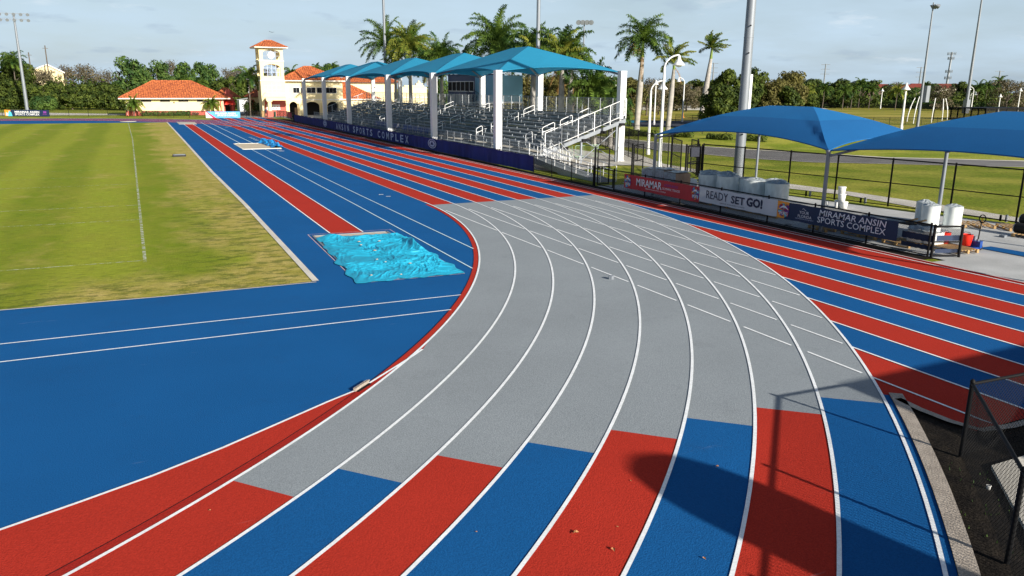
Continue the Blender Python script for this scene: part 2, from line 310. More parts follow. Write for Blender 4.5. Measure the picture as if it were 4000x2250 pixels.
def text(mb, s, fn, m=0, bold=0.0, italic=0.0):
    """lay the word s over the unit square, mapped by fn(u, v)"""
    cu = bpy.data.curves.new('lettering', 'FONT'); cu.body = s; cu.offset = bold; cu.shear = italic; cu.resolution_u = 2
    ob = bpy.data.objects.new('lettering', cu); C.objects.link(ob); bpy.context.view_layer.update()
    dg = bpy.context.evaluated_depsgraph_get(); me = ob.evaluated_get(dg).to_mesh()
    xs = [v.co.x for v in me.vertices]; ys = [v.co.y for v in me.vertices]
    x0, x1, y0, y1 = min(xs), max(xs), min(ys), max(ys)
    vs = [fn((v.co.x-x0)/(x1-x0), (v.co.y-y0)/(y1-y0)) for v in me.vertices]
    mb.add(vs, [tuple(p.vertices) for p in me.polygons], m)
    ob.evaluated_get(dg).to_mesh_clear(); bpy.data.objects.remove(ob); bpy.data.curves.remove(cu)
def chain(mb, p0, p1, z0, z1, pitch=0.07, r=0.0018, m=0):
    p0 = Vector((p0[0], p0[1], 0)); p1 = Vector((p1[0], p1[1], 0)); d = p1-p0; L = d.length; d.normalize(); nrm = Vector((-d.y, d.x, 0)); h = z1-z0
    t = -h
    while t < L:
        for sgn in (1, -1):
            a0, b0 = max(t, 0), min(t+h, L)
            if b0-a0 < 0.01: continue
            za = (a0-t) if sgn > 0 else h-(a0-t); zb = (b0-t) if sgn > 0 else h-(b0-t)
            A = p0+d*a0+Vector((0, 0, z0+za)); B = p0+d*b0+Vector((0, 0, z0+zb)); e = (B-A).normalized(); q = e.cross(nrm)*r; w_ = nrm*r
            vs = [A+q, A-q*0.5+w_, A-q*0.5-w_, B+q, B-q*0.5+w_, B-q*0.5-w_]
            mb.add(vs, [(0, 1, 4, 3), (1, 2, 5, 4), (2, 0, 3, 5)], m)
        t += pitch

# ------------------------------------------------------------------ the ground and the running track
W = 1.22; R = 35.4754; S = 84.39; LW = 0.06
g = MB(); g.poly([(-1500, -800), (2500, -800), (2500, 3500), (-1500, 3500)], z=-0.05); struct('ground', g, 'lawn')
def arc(cx, cy, r, a0, a1, n): return [(cx+r*math.cos(a0+(a1-a0)*i/n), cy+r*math.sin(a0+(a1-a0)*i/n)) for i in range(n+1)]
def band(mb, cx, cy, ra, rb, a0, a1, z, m=0, n=80, a0b=None, a1b=None):
    a0b = a0 if a0b is None else a0b; a1b = a1 if a1b is None else a1b
    A = arc(cx, cy, ra, a0, a1, n); B = arc(cx, cy, rb, a0b, a1b, n)
    mb.add([(x, y, z) for x, y in A]+[(x, y, z) for x, y in B], [(i, i+1, n+2+i, n+1+i) for i in range(n)], m)
def strip(mb, pts, wd, z, m=0):
    P = [Vector((p[0], p[1], 0)) for p in pts]; L = []; Rr = []
    for i, p in enumerate(P):
        d = (P[min(i+1, len(P)-1)]-P[max(i-1, 0)]).normalized(); q = Vector((-d.y, d.x, 0))*wd/2; L.append(p+q); Rr.append(p-q)
    k = len(P); mb.add([(a.x, a.y, z) for a in L]+[(a.x, a.y, z) for a in Rr], [(i, k+i, k+i+1, i+1) for i in range(k-1)], m)
# blue all-weather base inside the oval
b = MB(); b.poly(arc(-R, 0, R-0.02, -PI, 0, 90)+arc(-R, S, R-0.02, 0, PI, 90), z=0.0); struct('blue_infield_surface', b, 'blue')
t = MB(); t.poly([(-8.86, -14.95), (-8.72, 2.8), (-8.77, 19.9), (-8.47, 54.8), (-8.13, 105.6), (-62, 107.5), (-62, -13.2), (-40, -13.9), (-17.1, -14.68), (-13.2, -14.93)][::-1], z=0.012); struct('infield_turf', t, 'turf')
k = MB(); strip(k, [(-8.80, -14.98), (-8.64, 2.8), (-8.68, 19.9), (-8.4, 54.8), (-8.06, 105.6)], 0.2, 0.03, 0); struct('concrete_edging', k, 'conc')
k = MB(); strip(k, [(-62, -13.28), (-40, -13.98), (-17.1, -14.76), (-13.2, -15.0), (-8.8, -15.06)], 0.07, 0.016, 0); struct('thin_edging', k, 'conc')
# lanes
tr = MB()
def annulus_lane(j, cx, cy, a0, a1, z, m):
    band(tr, cx, cy, R+j*W, R+(j+1)*W, a0, a1, z, m)
for j in range(9):
    tr.poly([(j*W, -30.75), ((j+1)*W, -30.75), ((j+1)*W, 123.6-0.0), (j*W, 121.6+0.22*j)], j % 2, 0.004)
tr.poly([(-0.55, -30.75), (0, -30.75), (0, -26.5), (-0.9, -27.9), (-0.60, -29.0)], 0, 0.004)
tr.poly([(9*W, -30.75), (9*W+0.36, -30.75), (9*W+0.36, 123.8), (9*W, 123.6)], 3, 0.004)
GE = [49.85, 48.30, 46.75, 45.28, 43.88, 42.56, 41.36, 40.21]
for j in range(8):
    ra, rb = R+j*W, R+(j+1)*W; e = math.radians(GE[j])
    band(tr, -R, 0, ra, rb, -e, 0.0, 0.008, 2)
    tr.poly([(j*W, -0.02), (j*W, -0.02), ((j+1)*W, -0.02), ((j+1)*W, -0.03)], 2, 0.008) if False else None
    band(tr, -R, 0, ra, rb, -PI, -e, 0.008, j % 2)
    band(tr, -R, S, ra, rb, 0, PI, 0.008, j % 2)
    tr.poly([(-2*R-(j+1)*W, 0), (-2*R-j*W, 0), (-2*R-j*W, S), (-2*R-(j+1)*W, S)], j % 2, 0.008)
# where the grey starts the surface changes along one straight seam at y = -1
for j in range(8):
    ra, rb = R+j*W, R+(j+1)*W; a = math.asin(1.04/ra); bb = math.asin(1.04/rb)
    n_ = 3; A = arc(-R, 0, ra, -a, 0, n_); B = arc(-R, 0, rb, -bb, 0, n_)
    tr.add([(x, y, 0.012) for x, y in A]+[(x, y, 0.012) for x, y in B], [(i, i+1, n_+2+i, n_+1+i) for i in range(n_)], j % 2)
band(tr, -R, 0, R-0.2, R, -PI, -0.02, 0.006, 0, 120)
struct('running_track', tr, ['red', 'blue', 'gray', 'red2'])
# red wedge of the inner track start and blue strip outside lane eight
wd = [(-20.5, -28.75), (-18.2, -28.1), (-15.6, -27.25), (-14.69, -26.89), (-13.69, -26.46), (-12.62, -25.9), (-11.63, -25.3), (-10.6, -24.67), (-10.03, -24.36), (-9.62, -24.05), (-8.79, -23.30), (-8.25, -22.80), (-7.95, -22.50)]
wa = [(-R+(R-0.01)*math.cos(a), -(R-0.01)*math.sin(a)) for a in [math.radians(38+27*i/20) for i in range(21)]]
wg = MB(); wg.poly([(x, y) for x, y in wd]+wa, 0, 0.010); struct('red_wedge_surface', wg, 'red')
# darker red strip along the curb and the seam in it
sm_ = MB(); band(sm_, -R, 0, R-0.2, R-0.02, -math.radians(66), -math.radians(42.5), 0.013, 0, 60); struct('dark_red_curb_strip', sm_, 'red2')
sm_ = MB(); band(sm_, -R, 0, R-0.215, R-0.2, -math.radians(66), -math.radians(4), 0.014, 0, 90); struct('curb_seam', sm_, 'black')
bs = MB(); band(bs, -R, 0, R+8*W, R+8*W+0.145, -PI/2, -math.radians(39.6), 0.008, 0, 80); struct('blue_border_strip', bs, 'blue')
# lines
ln = MB()
for j in range(0, 10):
    x = j*W
    ln.poly([(x-LW/2, -30.7 if j > 0 else -30.5), (x+LW/2, -30.7), (x+LW/2, -math.sqrt((R+8*W)**2-(x+R)**2)), (x-LW/2, -math.sqrt((R+8*W)**2-(x-LW+R)**2))], 0, 0.016) if j < 8 else None
    y0 = -1.04 if j < 8 else (-1.0 if j == 8 else -30.7)
    if j == 8: y0 = -28.0; y0 = -30.7
    if j < 8: ln.poly([(x-LW/2, 0), (x+LW/2, 0), (x+LW/2, 121.7+.22*j), (x-LW/2, 121.7+.22*j)], 2 if j == 0 else 0, 0.016)
    else: ln.poly([(x-LW/2, -30.7), (x+LW/2, -30.7), (x+LW/2, 123.5), (x-LW/2, 123.5)], 0, 0.016)
strip(ln, [(9*W+0.28, -30.8), (9*W+0.28, 123.5)], 0.08, 0.03, 1)
for j in range(9):
    r = R+j*W
    band(ln, -R, 0, r-LW/2, r+LW/2, -PI, 0, 0.020, 0, 240)
    band(ln, -R, S, r-LW/2, r+LW/2, 0, PI, 0.016, 0, 200)
    ln.poly([(-2*R-j*W-LW/2, 0), (-2*R-j*W+LW/2, 0), (-2*R-j*W+LW/2, S), (-2*R-j*W-LW/2, S)], 0, 0.016)
# broken straight lines across the grey bend
for k_ in range(8):
    x = k_*W
    for j in range(k_, 8):
        c0 = math.sqrt((R+j*W)**2-(R+x)**2) if j > k_ else 3.1; c1 = math.sqrt((R+(j+1)*W)**2-(R+x)**2)
        a = c0+(0.26 if j > k_ else 0); bq = c1-0.24
        if bq > a: ln.poly([(x-.032, -a), (x-.032, -bq), (x+.032, -bq), (x+.032, -a)], 0, 0.018)
strip(ln, wd[:], 0.055, 0.022, 0)
def yl(x, p, q): return p[1]+(q[1]-p[1])*(x-p[0])/(q[0]-p[0])
for p, q in (((-16.71, -18.07), (-5.33, -18.33)), ((-16.54, -19.49), (-6.15, -19.67))):
    strip(ln, [(-45, yl(-45, p, q)), q], 0.055, 0.016, 0)
struct('lane_markings', ln, ['line', 'lineP', 'lineP'])
l2 = MB()
strip(l2, [(-3.70, -15.3), (-3.52, 0.6), (-3.32, 40.3)], 0.055, 0.016); strip(l2, [(-2.40, -12.3), (-2.37, 4.4), (-2.11, 40.1)], 0.055, 0.016)
strip(l2, [(-3.27, 48.8), (-2.96, 104)], 0.09, 0.016); strip(l2, [(-2.0, 49), (-1.76, 102)], 0.09, 0.016)
for x, y in ((-1.1, 59.5), (-1.13, 57.2), (-1.11, 55.5), (-1.17, 53.7), (-1.24, 38.5), (-1.24, 37.25), (-0.98, 85.7)): strip(l2, [(x, y), (x+0.45, y-0.1)], 0.35, 0.018, 1)
strip(l2, [(-1.35, 3.85), (-1.1, 3.8)], 0.14, 0.018, 1); strip(l2, [(-1.2, 2.95), (-0.95, 2.9)], 0.12, 0.018, 1)
struct('javelin_runway_lines', l2, ['lineC', 'line'])
rw = MB(); rw.poly([(-6.50, -7.05), (-5.24, -7.25), (-5.20, 1.3), (-4.66, 97.5), (-5.88, 97.8), (-6.47, 1.9)], 0, 0.004)
strip(rw, [(-6.54, -6.95), (-6.50, 1.9), (-5.94, 97.8)], 0.06, 0.016, 1); strip(rw, [(-5.22, -7.2), (-5.16, 1.3), (-4.62, 97.5)], 0.06, 0.016, 1)
struct('long_jump_runway', rw, ['red', 'line'])
ps = MB(); ps.prism([(-6.62, 106), (-3.85, 104.6), (-4.06, 96.9), (-6.64, 97.7)][::-1], 0.0, 0.05)
tag(ps.build('takeoff_slab', 'board'), 'pale concrete slab at the far end of the red runway', 'slab')
ps = MB(); ps.lathe([(1.3, 0), (1.3, 0.05), (0.01, 0.055)], -13.9, 110.9, 20)
tag(ps.build('throwing_circle', 'board'), 'white round throwing pad on the blue beyond the grass', 'throwing circle')
# faint joint outlines round the pit
jt = MB()
for p, q in (((-7.42, -6.86), (-4.03, -7.03)), ((-4.03, -7.03), (-4.2, -15.85)), ((-4.2, -15.85), (-7.66, -15.72)), ((-7.66, -15.72), (-7.42, -6.86))): strip(jt, [p, q], 0.03, 0.006)
struct('pit_kerb_joint', jt, 'lineP')
# football lines on the turf
fl = MB(); strip(fl, [(-13.5, -9.9), (-13.5, 60), (-13.9, 105)], 0.11, 0.02)
for y in (-9.6, -0.2, 4.7, 14.4):
    strip(fl, [(-60, y+1.2), (-20, y+0.25), (-13.5, y)], 0.07, 0.02)
for y in (19.5, 24.3, 33.5, 43): strip(fl, [(-60, y+1.0), (-15.5, y)], 0.045, 0.02)
for x, y in ((-26.38, 87.57), (-24.45, 86.9), (-26.38, 78.1), (-24.6, 77.45), (-26.4, 68.4), (-24.66, 67.7), (-24.72, 58.7), (-24.8, 49)): strip(fl, [(x-0.35, y), (x+0.35, y+0.05)], 0.16, 0.02)
struct('football_field_lines', fl, 'chalk')

# ground patches
gp = MB()
band(gp, -R, 0, R+8*W+0.145, R+8*W+0.40, -PI/2, -math.radians(39.5), 0.03, 0, 60)
struct('aggregate_kerb', gp, 'aggr')
kb = MB(); strip(kb, [(-0.55, -29.15), (-0.62, -29.7), (-0.60, -30.3), (-0.45, -30.78), (0.2, -30.9), (11.4, -30.9)], 0.16, 0.03); struct('chute_kerb', kb, 'aggr')
so_ = MB(); n_ = 40
B = arc(-R, 0, R+8*W+0.38, -PI/2, -math.radians(39), n_)
so_.poly(B[:-1]+[(0.1, -28.2), (0.3, -30.6), (12, -31.0), (12, -60), (-R, -60)], 0, -0.02); struct('bare_soil', so_, 'soil')
so_ = MB(); so_.poly([(9*W+0.3, -20.4), (12.5, -20.6), (12.6, -6), (12.7, 11), (13.2, 20), (13.3, 102), (13.3, 110), (9*W+0.3, 118)], 0, -0.01); struct('soil_verge', so_, 'soil')
lw_ = MB(); lw_.poly([(12.15, 2.6), (14.4, 2.6), (15.2, 5.5), (14.2, 9), (13.1, 14), (12.2, 18)], 0, 0.0); struct('grass_verge', lw_, 'lawn')
sb = MB(); sb.prism([(-1.62, -31.74), (-3.05, -33.2), (-5.6, -35.7), (-5.6, -38), (4, -38), (4, -31.78)], -0.08, 0.04); struct('concrete_path', sb, 'conc')
yd = MB(); yd.poly([(12.15, 3.6), (12.15, -20.9), (9*W+0.38, -20.9), (9*W+0.38, -30.8), (11.5, -60), (30, -60), (24.2, -24), (22.2, -17.1), (20.95, -12.9), (19.85, -6.0), (18.6, -0.6), (19.5, 1.5), (19.5, 4.3), (17.8, 6.1), (15.2, 3.7)], 0, -0.005); struct('yard_pavement', yd, 'concyard')
pt = MB()
pt.poly([(20.6, 20.8), (21.0, 13.7), (22.3, 13.2), (22.8, 10.8), (23.0, 7.95), (23.6, 5.6), (22.45, -2.9), (23.3, -6.6), (22.65, -11.5), (23.1, -16.6), (26, -40), (28, -40), (24.3, -15.9), (24.75, -11.9), (24.7, -5.3), (24.3, -1), (24.6, 6.6), (24.7, 10.2), (25.0, 13.2), (27.2, 18.6), (30.4, 27.3), (38.4, 45.2), (36.6, 45.2), (31.0, 31), (26, 21)], 0, -0.02); struct('footpath', pt, 'conc')
rd = MB()
near = [(30, 60), (31.8, 42), (32.4, 31.8), (34.4, 19.9), (35.1, 15), (37.6, 9.8), (42.1, 6.6), (50.4, 0.2), (70, -17)]; far = [(36.5, 80), (38.5, 60), (39.2, 46.8), (39.8, 29), (41.9, 22.8), (45.0, 16.2), (47.1, 10.7), (55.6, 3.4), (75, -13)]
rd.poly(near+far[::-1], 0, -0.03); struct('road', rd, 'asph')
rk = MB(); strip(rk, [(x+0.45, y+0.1) for x, y in far], 0.75, -0.012); strip(rk, near, 0.22, -0.012); struct('road_kerb', rk, 'conc')
mdn = MB()
def mound(u, v):
    x = 41.5+34*u; y = 28+26*v-14*u; e = math.sin(PI*min(1, max(0, u)))*math.sin(PI*min(1, max(0, v)))
    return (x, y, -0.06+0.55*e)
mdn.grid(mound, 24, 24); struct('grass_mound', mdn, 'lawn')
pf_ = MB(); pf_.poly([(62, 52), (90, 20), (330, 60), (330, 150), (215, 185), (150, 160), (112, 140), (80, 100)], 0, -0.035); struct('playing_field', pf_, 'field')
lot = MB(); lot.poly([(104, 168), (118, 154), (130, 151.5), (150, 142), (190, 150), (230, 200), (190, 232), (160, 216), (128, 200)], 0, -0.02); struct('car_park', lot, 'conc')
ds = MB(); ds.poly([(55, 96), (66, 90), (72, 92), (84, 84), (86, 76), (72, 70.5), (64.7, 63.8), (58, 70)], 0, -0.02); struct('dark_court', ds, 'asph2')
dsc = MB(); dsc.poly([(68, 80.5), (68.4, 85), (70, 91), (72.8, 91.6), (75, 86.4), (71, 82.5)], 0, 0.0); struct('court_edge', dsc, 'tarp')
ga = MB(); ga.poly([(-62, 152), (-30, 149), (-14.6, 145), (-14.4, 152), (-29, 164), (-62, 175)], 0, -0.02); struct('service_road', ga, 'conc')
ga = MB(); ga.poly([(5.2, 127), (9, 124.4), (13.6, 124.2), (13.6, 110), (60, 110), (60, 160), (8, 165), (5.2, 150)], 0, -0.02); struct('forecourt', ga, 'concyard')
ga = MB(); ga.poly([(5.5, 130), (10.6, 129.5), (10.5, 150), (6, 151)], 0, -0.01); struct('forecourt_drive', ga, 'asph')
cp = MB(); cp.poly([(13.2, 10.2), (20.6, 13.5), (26, 20.9), (27, 112), (13.2, 112)], 0, -0.012); struct('stand_pavement', cp, 'conc')

# ------------------------------------------------------------------ sand pits and tarpaulins
t = thing('sand_pit', 'large sandpit with pale board at its head, under the wrinkled cyan tarpaulin', 'sandpit', (-5.8, -11.3, 0))
p = MB(); p.poly([(-7.25, -7.35), (-4.35, -7.6), (-4.4, -15.6), (-7.5, -15.5)][::-1], 0, 0.008); p.build('sand', 'sand', t)
p = MB()
for a, b_ in (((-7.3, -7.3), (-4.3, -7.5)), ((-4.3, -7.5), (-4.36, -15.7)), ((-4.36, -15.7), (-7.56, -15.6)), ((-7.56, -15.6), (-7.3, -7.3))): p.bar((a[0], a[1], 0.01), (b_[0], b_[1], 0.01), 0.08, 0.04)
p.build('pit_edging', 'galv', t)
def tarp(u, v):
    A = Vector((-7.28, -7.8)); B = Vector((-4.0, -8.1)); Cc = Vector((-4.2, -15.86)); D = Vector((-7.74, -15.82))
    q = A.lerp(B, u).lerp(D.lerp(Cc, u), v)
    e = noise.noise(Vector((v*9, u*3, 4)))
    wob = 0.10
    if u < 0.02 or u > 0.98: q = q+Vector((e*wob*2, 0))
    if v < 0.02 or v > 0.98: q = q+Vector((0, noise.noise(Vector((u*9, v, 1)))*wob*2.4))
    P = Vector((q.x*1.1, q.y*0.9, 0))
    dom = P+Vector((noise.noise(P*0.8), noise.noise(P*0.8+Vector((9, 0, 0))), 0))*0.9
    rg = 1-abs(noise.noise(dom*1.1))*2.2; rg = max(0, rg)**2.2
    rg2 = max(0, 1-abs(noise.noise(dom*2.7+Vector((3, 7, 0))))*2.4)**2
    rg3 = max(0, 1-abs(noise.noise(dom*6.5+Vector((1, 2, 0))))*2.6)**1.5
    amp = 0.55+0.75*max(0, u-0.35)*(1.2-v)+0.5*max(0, noise.noise(P*0.5+Vector((5, 5, 5))))
    h = 0.03+(0.05*rg+0.045*rg2+0.030*rg3)*amp
    edge = min(u, 1-u, v, 1-v)*14
    ed = min(1, edge)
    bulge = 0.16*math.exp(-((u-0.16)**2/0.012+(v-0.05)**2/0.004))
    fold = 0.20*math.exp(-((u-0.93)**2/0.002+(v-0.36)**2/0.02))
    h = h*(0.12+0.88*ed)+bulge+fold+0.02
    return (q.x, q.y, h)
tp = MB(); tp.grid(tarp, 130, 260, 0, False)
tt = tp.build('tarpaulin', 'tarp'); tag(tt, 'large wrinkled cyan tarpaulin spread over the near sandpit', 'tarpaulin')
pd = MB()
for i in range(9):
    u = rnd.uniform(0.15, 0.85); v = rnd.uniform(0.2, 0.97); x, y, z = tarp(u, v); r = rnd.uniform(0.03, 0.06)
    pts = [(x+r*1.3*math.cos(a*PI/4)*rnd.uniform(.7, 1.2), y+r*math.sin(a*PI/4)*rnd.uniform(.7, 1.2)) for a in range(8)]
    pd = MB(); pd.add([(a, b_, z+0.035) for a, b_ in pts]+[(x, y, z+0.06)], [(k_, (k_+1) % 8, 8) for k_ in range(8)]); pd.build('sand_clump', 'sand', tt)
t = thing('sand_pit', 'small far sandpit, uncovered pale sand with blue sheet bunched on its right side', 'sandpit', (-2.7, 44.6, 0))
p = MB(); p.poly([(-3.9, 48.6), (-0.45, 48.2), (-0.6, 40.5), (-3.95, 40.7)][::-1], 0, 0.02); p.build('sand', 'sand', t)
p = MB()
c4 = [(-3.97, 48.7), (-0.4, 48.3), (-0.55, 40.4), (-4.02, 40.6)]
for i in range(4): a = c4[i]; b_ = c4[(i+1) % 4]; p.bar((a[0], a[1], 0.025), (b_[0], b_[1], 0.025), 0.13, 0.05)
p.build('pit_edging', 'trim', t)
def tarp2(u, v):
    y = 49.4-8.2*v; cx = -1.05+0.75*math.sin(v*2.2)*0.6; wv = 0.55+0.3*noise.noise(Vector((v*6, 0, 0)))
    P = Vector((u*4, v*9, 2)); h = 0.05+0.62*math.sin(PI*u)*(0.4+0.6*abs(noise.noise(P*1.2))*2)*math.sin(PI*min(1, max(0, v*0.94+0.03)))**0.4
    return (cx+(u-0.5)*2*wv+0.15*noise.noise(P*2), y+0.3*noise.noise(P*1.7), max(0.03, h))
tp = MB(); tp.grid(tarp2, 30, 70, 0, False)
tag(tp.build('tarpaulin', 'tarp2'), 'bunched sky-blue plastic sheet heaped beside the small far sandpit', 'tarpaulin')

# small things on the track and turf
bx = MB(); bx.prism([(-0.38, -18.48), (-0.32, -18.55), (-0.22, -18.52), (-0.22, -18.42), (-0.34, -18.39)], 0.008, 0.12)
tag(bx.build('marker_block', 'galv'), 'small light grey block on the grey bend', 'block')
t = thing('turf_box', 'dark flat box with pale lid on the infield grass', 'box', (-10.02, 34.35, 0))
p = MB(); p.box(-10.55, 34.0, 0, -9.5, 34.8, 0.16); p.build('body', 'dark', t); p = MB(); p.box(-10.48, 34.08, 0.16, -9.56, 34.72, 0.19); p.build('lid', 'galv', t)
t = thing('drain_box', 'open beige drain channel box in the white line of the red wedge', 'drain', (-9.83, -24.22, 0))
d_ = Vector((0.35, 0.33, 0)).normalized(); n2 = Vector((d_.y, -d_.x, 0)); c0 = Vector((-9.83, -24.2, 0))
p = MB(); p.bar(c0-d_*0.25-n2*0.0+Vector((0, 0, 0.05)), c0+d_*0.25+Vector((0, 0, 0.05)), 0.05, 0.07); p.bar(c0-d_*0.25+n2*0.035+Vector((0, 0, 0.085)), c0+d_*0.25+n2*0.035+Vector((0, 0, 0.085)), 0.03, 0.02); p.build('frame', 'aggr', t)
p = MB(); p.bar(c0-d_*0.23+n2*0.065+Vector((0, 0, 0.02)), c0+d_*0.23+n2*0.065+Vector((0, 0, 0.02)), 0.05, 0.02); p.build('opening', 'black', t)
lf = MB()
lv = [(math.cos(a*PI/4)*(0.045 if a % 2 else 0.075), math.sin(a*PI/4)*(0.03 if a % 2 else 0.05), 0.012+0.014*((a*3) % 4)) for a in range(8)]
lf.add(lv+[(0, 0, 0.03)], [(i, (i+1) % 8, 8) for i in range(8)])
lf0 = lf.build('fallen_leaf', 'leafb'); tag(lf0, 'small dry brown leaf lying on the red and blue lanes', 'leaf', 'dry leaves scattered on the track')
LP = [(-8.6, -30.6, 1.2), (-8.35, -31.15, 1.1), (-14.6, -30.2, 1.0), (-9.3, -32.2, .8), (-8.0, -30.7, .5), (-5.6, -29.9, .9), (-7.4, -31.8, .8), (-10.9, -31.0, .6), (-7.9, -32.3, .7), (-15.4, -30.9, .6), (-16.5, -23.3, .9), (-16.7, -25.5, .9), (-13, -27.9, .5), (-7.1, -29.7, .5), (-9.8, -30.0, .45)]
for i, (x, y, s_) in enumerate(LP):
    o = lf0 if i == 0 else copy_tree(lf0, (0, 0, 0))
    o.location = (x, y, 0.012); o.rotation_euler = (0, 0, i*1.3); o.scale = (s_*.6, s_*.6, s_*.6)

# ------------------------------------------------------------------ fences
def fence(name, label, pts, h, step=3.0, pitch=0.07, pr=0.03, mid=False, bottom=True, wr=0.0018, mat_='black', meshz0=0.03, grp=None):
    t = thing(name, label, 'fence', (pts[0][0], pts[0][1], 0))
    rl = MB(); ms_ = MB()
    first = True
    for a, b_ in zip(pts[:-1], pts[1:]):
        A = Vector((a[0], a[1], 0)); B = Vector((b_[0], b_[1], 0)); L = (B-A).length; nn_ = max(1, round(L/step))
        rl.tube(A+Vector((0, 0, h)), B+Vector((0, 0, h)), pr*0.75, None, 8)
        if bottom: rl.tube(A+Vector((0, 0, 0.06)), B+Vector((0, 0, 0.06)), pr*0.55, None, 6)
        if mid: rl.tube(A+Vector((0, 0, h*0.5)), B+Vector((0, 0, h*0.5)), pr*0.6, None, 6)
        for i in range(0 if first else 1, nn_+1):
            q = A.lerp(B, i/nn_); pm = MB(); pm.tube(q, q+Vector((0, 0, h+0.04)), pr, None, 8); pm.lathe([(pr*1.15, h+0.03), (pr*1.0, h+0.06), (0.002, h+0.085)], q.x, q.y, 8); pm.build('post', mat_, t)
        first = False
        chain(ms_, a, b_, meshz0, h-0.01, pitch, wr)
    rl.build('rail', mat_, t); ms_.build('chain_mesh', mat_, t)
    return t
f1 = fence('chain_link_fence', 'black chain link fence in the near right corner above the aggregate kerb', [(0.9, -31.42), (-1.69, -31.27), (-3.95, -33.5), (-6.2, -35.7)], 1.27, 3.1, 0.078, 0.036, False, False, 0.0032)
fence('chain_link_fence', 'black waist-high trackside fence carrying the banners, beside the yard', [(12.05, -20.25), (12.0, -12.2), (12.0, 0.5)], 1.17, 3.0, 0.06, 0.036, False, True, 0.0028)
fence('chain_link_fence', 'short black return panel at the near end of the trackside fence', [(12.12, -20.35), (13.05, -20.75)], 1.12, 0.9, 0.06, 0.05, True, True, 0.003)
fence('chain_link_fence', 'black waist-high fence in front of the aluminium ramp', [(12.1, 3.0), (12.2, 11.3)], 1.17, 2.6, 0.06)
fence('chain_link_fence', 'tall black fence between the yard and the lawn', [(19.5, 1.7), (20.4, -4.9), (20.95, -7.8), (21.5, -10.8), (22.0, -13.9), (22.4, -16.9), (23.0, -21.0), (24.0, -28)], 2.42, 3.2, 0.07, 0.045, True, True, 0.0032)
fence('chain_link_fence', 'tall black fence between the gate and the white stand column', [(22.57, 9.5), (23.15, 11.5), (24.3, 16.0), (27.5, 23.5), (29.4, 29), (33, 38), (38, 50)], 2.42, 3.4, 0.09, 0.04, True, True, 0.003)
def gate(name, label, hinge, a, b_, z0, z1, pr=0.042, mid=True):
    t = thing(name, label, 'gate', (a[0], a[1], 0)); fr = MB()
    A = Vector((a[0], a[1], 0)); B = Vector((b_[0], b_[1], 0)); Z = Vector((0, 0, 1))
    for q in (A, B): fr.tube(q+Z*z0, q+Z*z1, pr, None, 8)
    for z in ([z0+0.03, z1-0.02]+([0.5*(z0+z1)] if mid else [])): fr.tube(A+Z*z, B+Z*z, pr*0.85, None, 8)
    fr.build('gate_frame', 'black', t); c = MB(); chain(c, a, b_, z0, z1, 0.07); c.build('chain_mesh', 'black', t)
    pm = MB(); pm.tube(Vector((hinge[0], hinge[1], 0)), Vector((hinge[0], hinge[1], z1+0.12)), pr*1.5, None, 10); pm.build('gate_post', 'black', t)
    return t
gate('pedestrian_gate', 'tall black gate panel standing open at the ramp foot', (12.05, 2.75), (12.15, 2.6), (13.0, 2.65), 0.08, 2.25)
gate('pedestrian_gate', 'waist-high black gate beside the red banner', (12.05, 0.55), (12.08, 0.75), (12.1, 2.5), 0.08, 1.15, 0.03, False)
gate('pedestrian_gate', 'tall black gate nearest the white street lamps', (16.5, 5.3), (16.7, 5.4), (18.0, 6.2), 0.08, 2.2)
gate('pedestrian_gate', 'tall black gate leaf with a grey notice, behind the boxes', (18.49, 2.15), (18.6, 2.3), (20.7, 3.6), 0.08, 2.3)
gate('pedestrian_gate', 'tall black gate leaf next to the wrapped rolls', (19.45, 1.75), (18.6, 2.1), (19.35, 1.8), 0.08, 2.3)
gate('pedestrian_gate', 'tall black gate leaf swung toward the footpath', (21.6, 4.9), (21.5, 4.7), (22.4, 6.6), 0.08, 2.4)
gate('pedestrian_gate', 'tall black gate leaf standing beside the footpath', (22.4, 8.9), (20.6, 5.4), (22.3, 8.7), 0.08, 2.4)
sg = MB(); sg.box(19.2, 2.66, 1.55, 19.95, 2.70, 2.15); tag(sg.build('notice_board', 'asph2'), 'grey notice hung on the tall gate behind the boxes', 'notice')

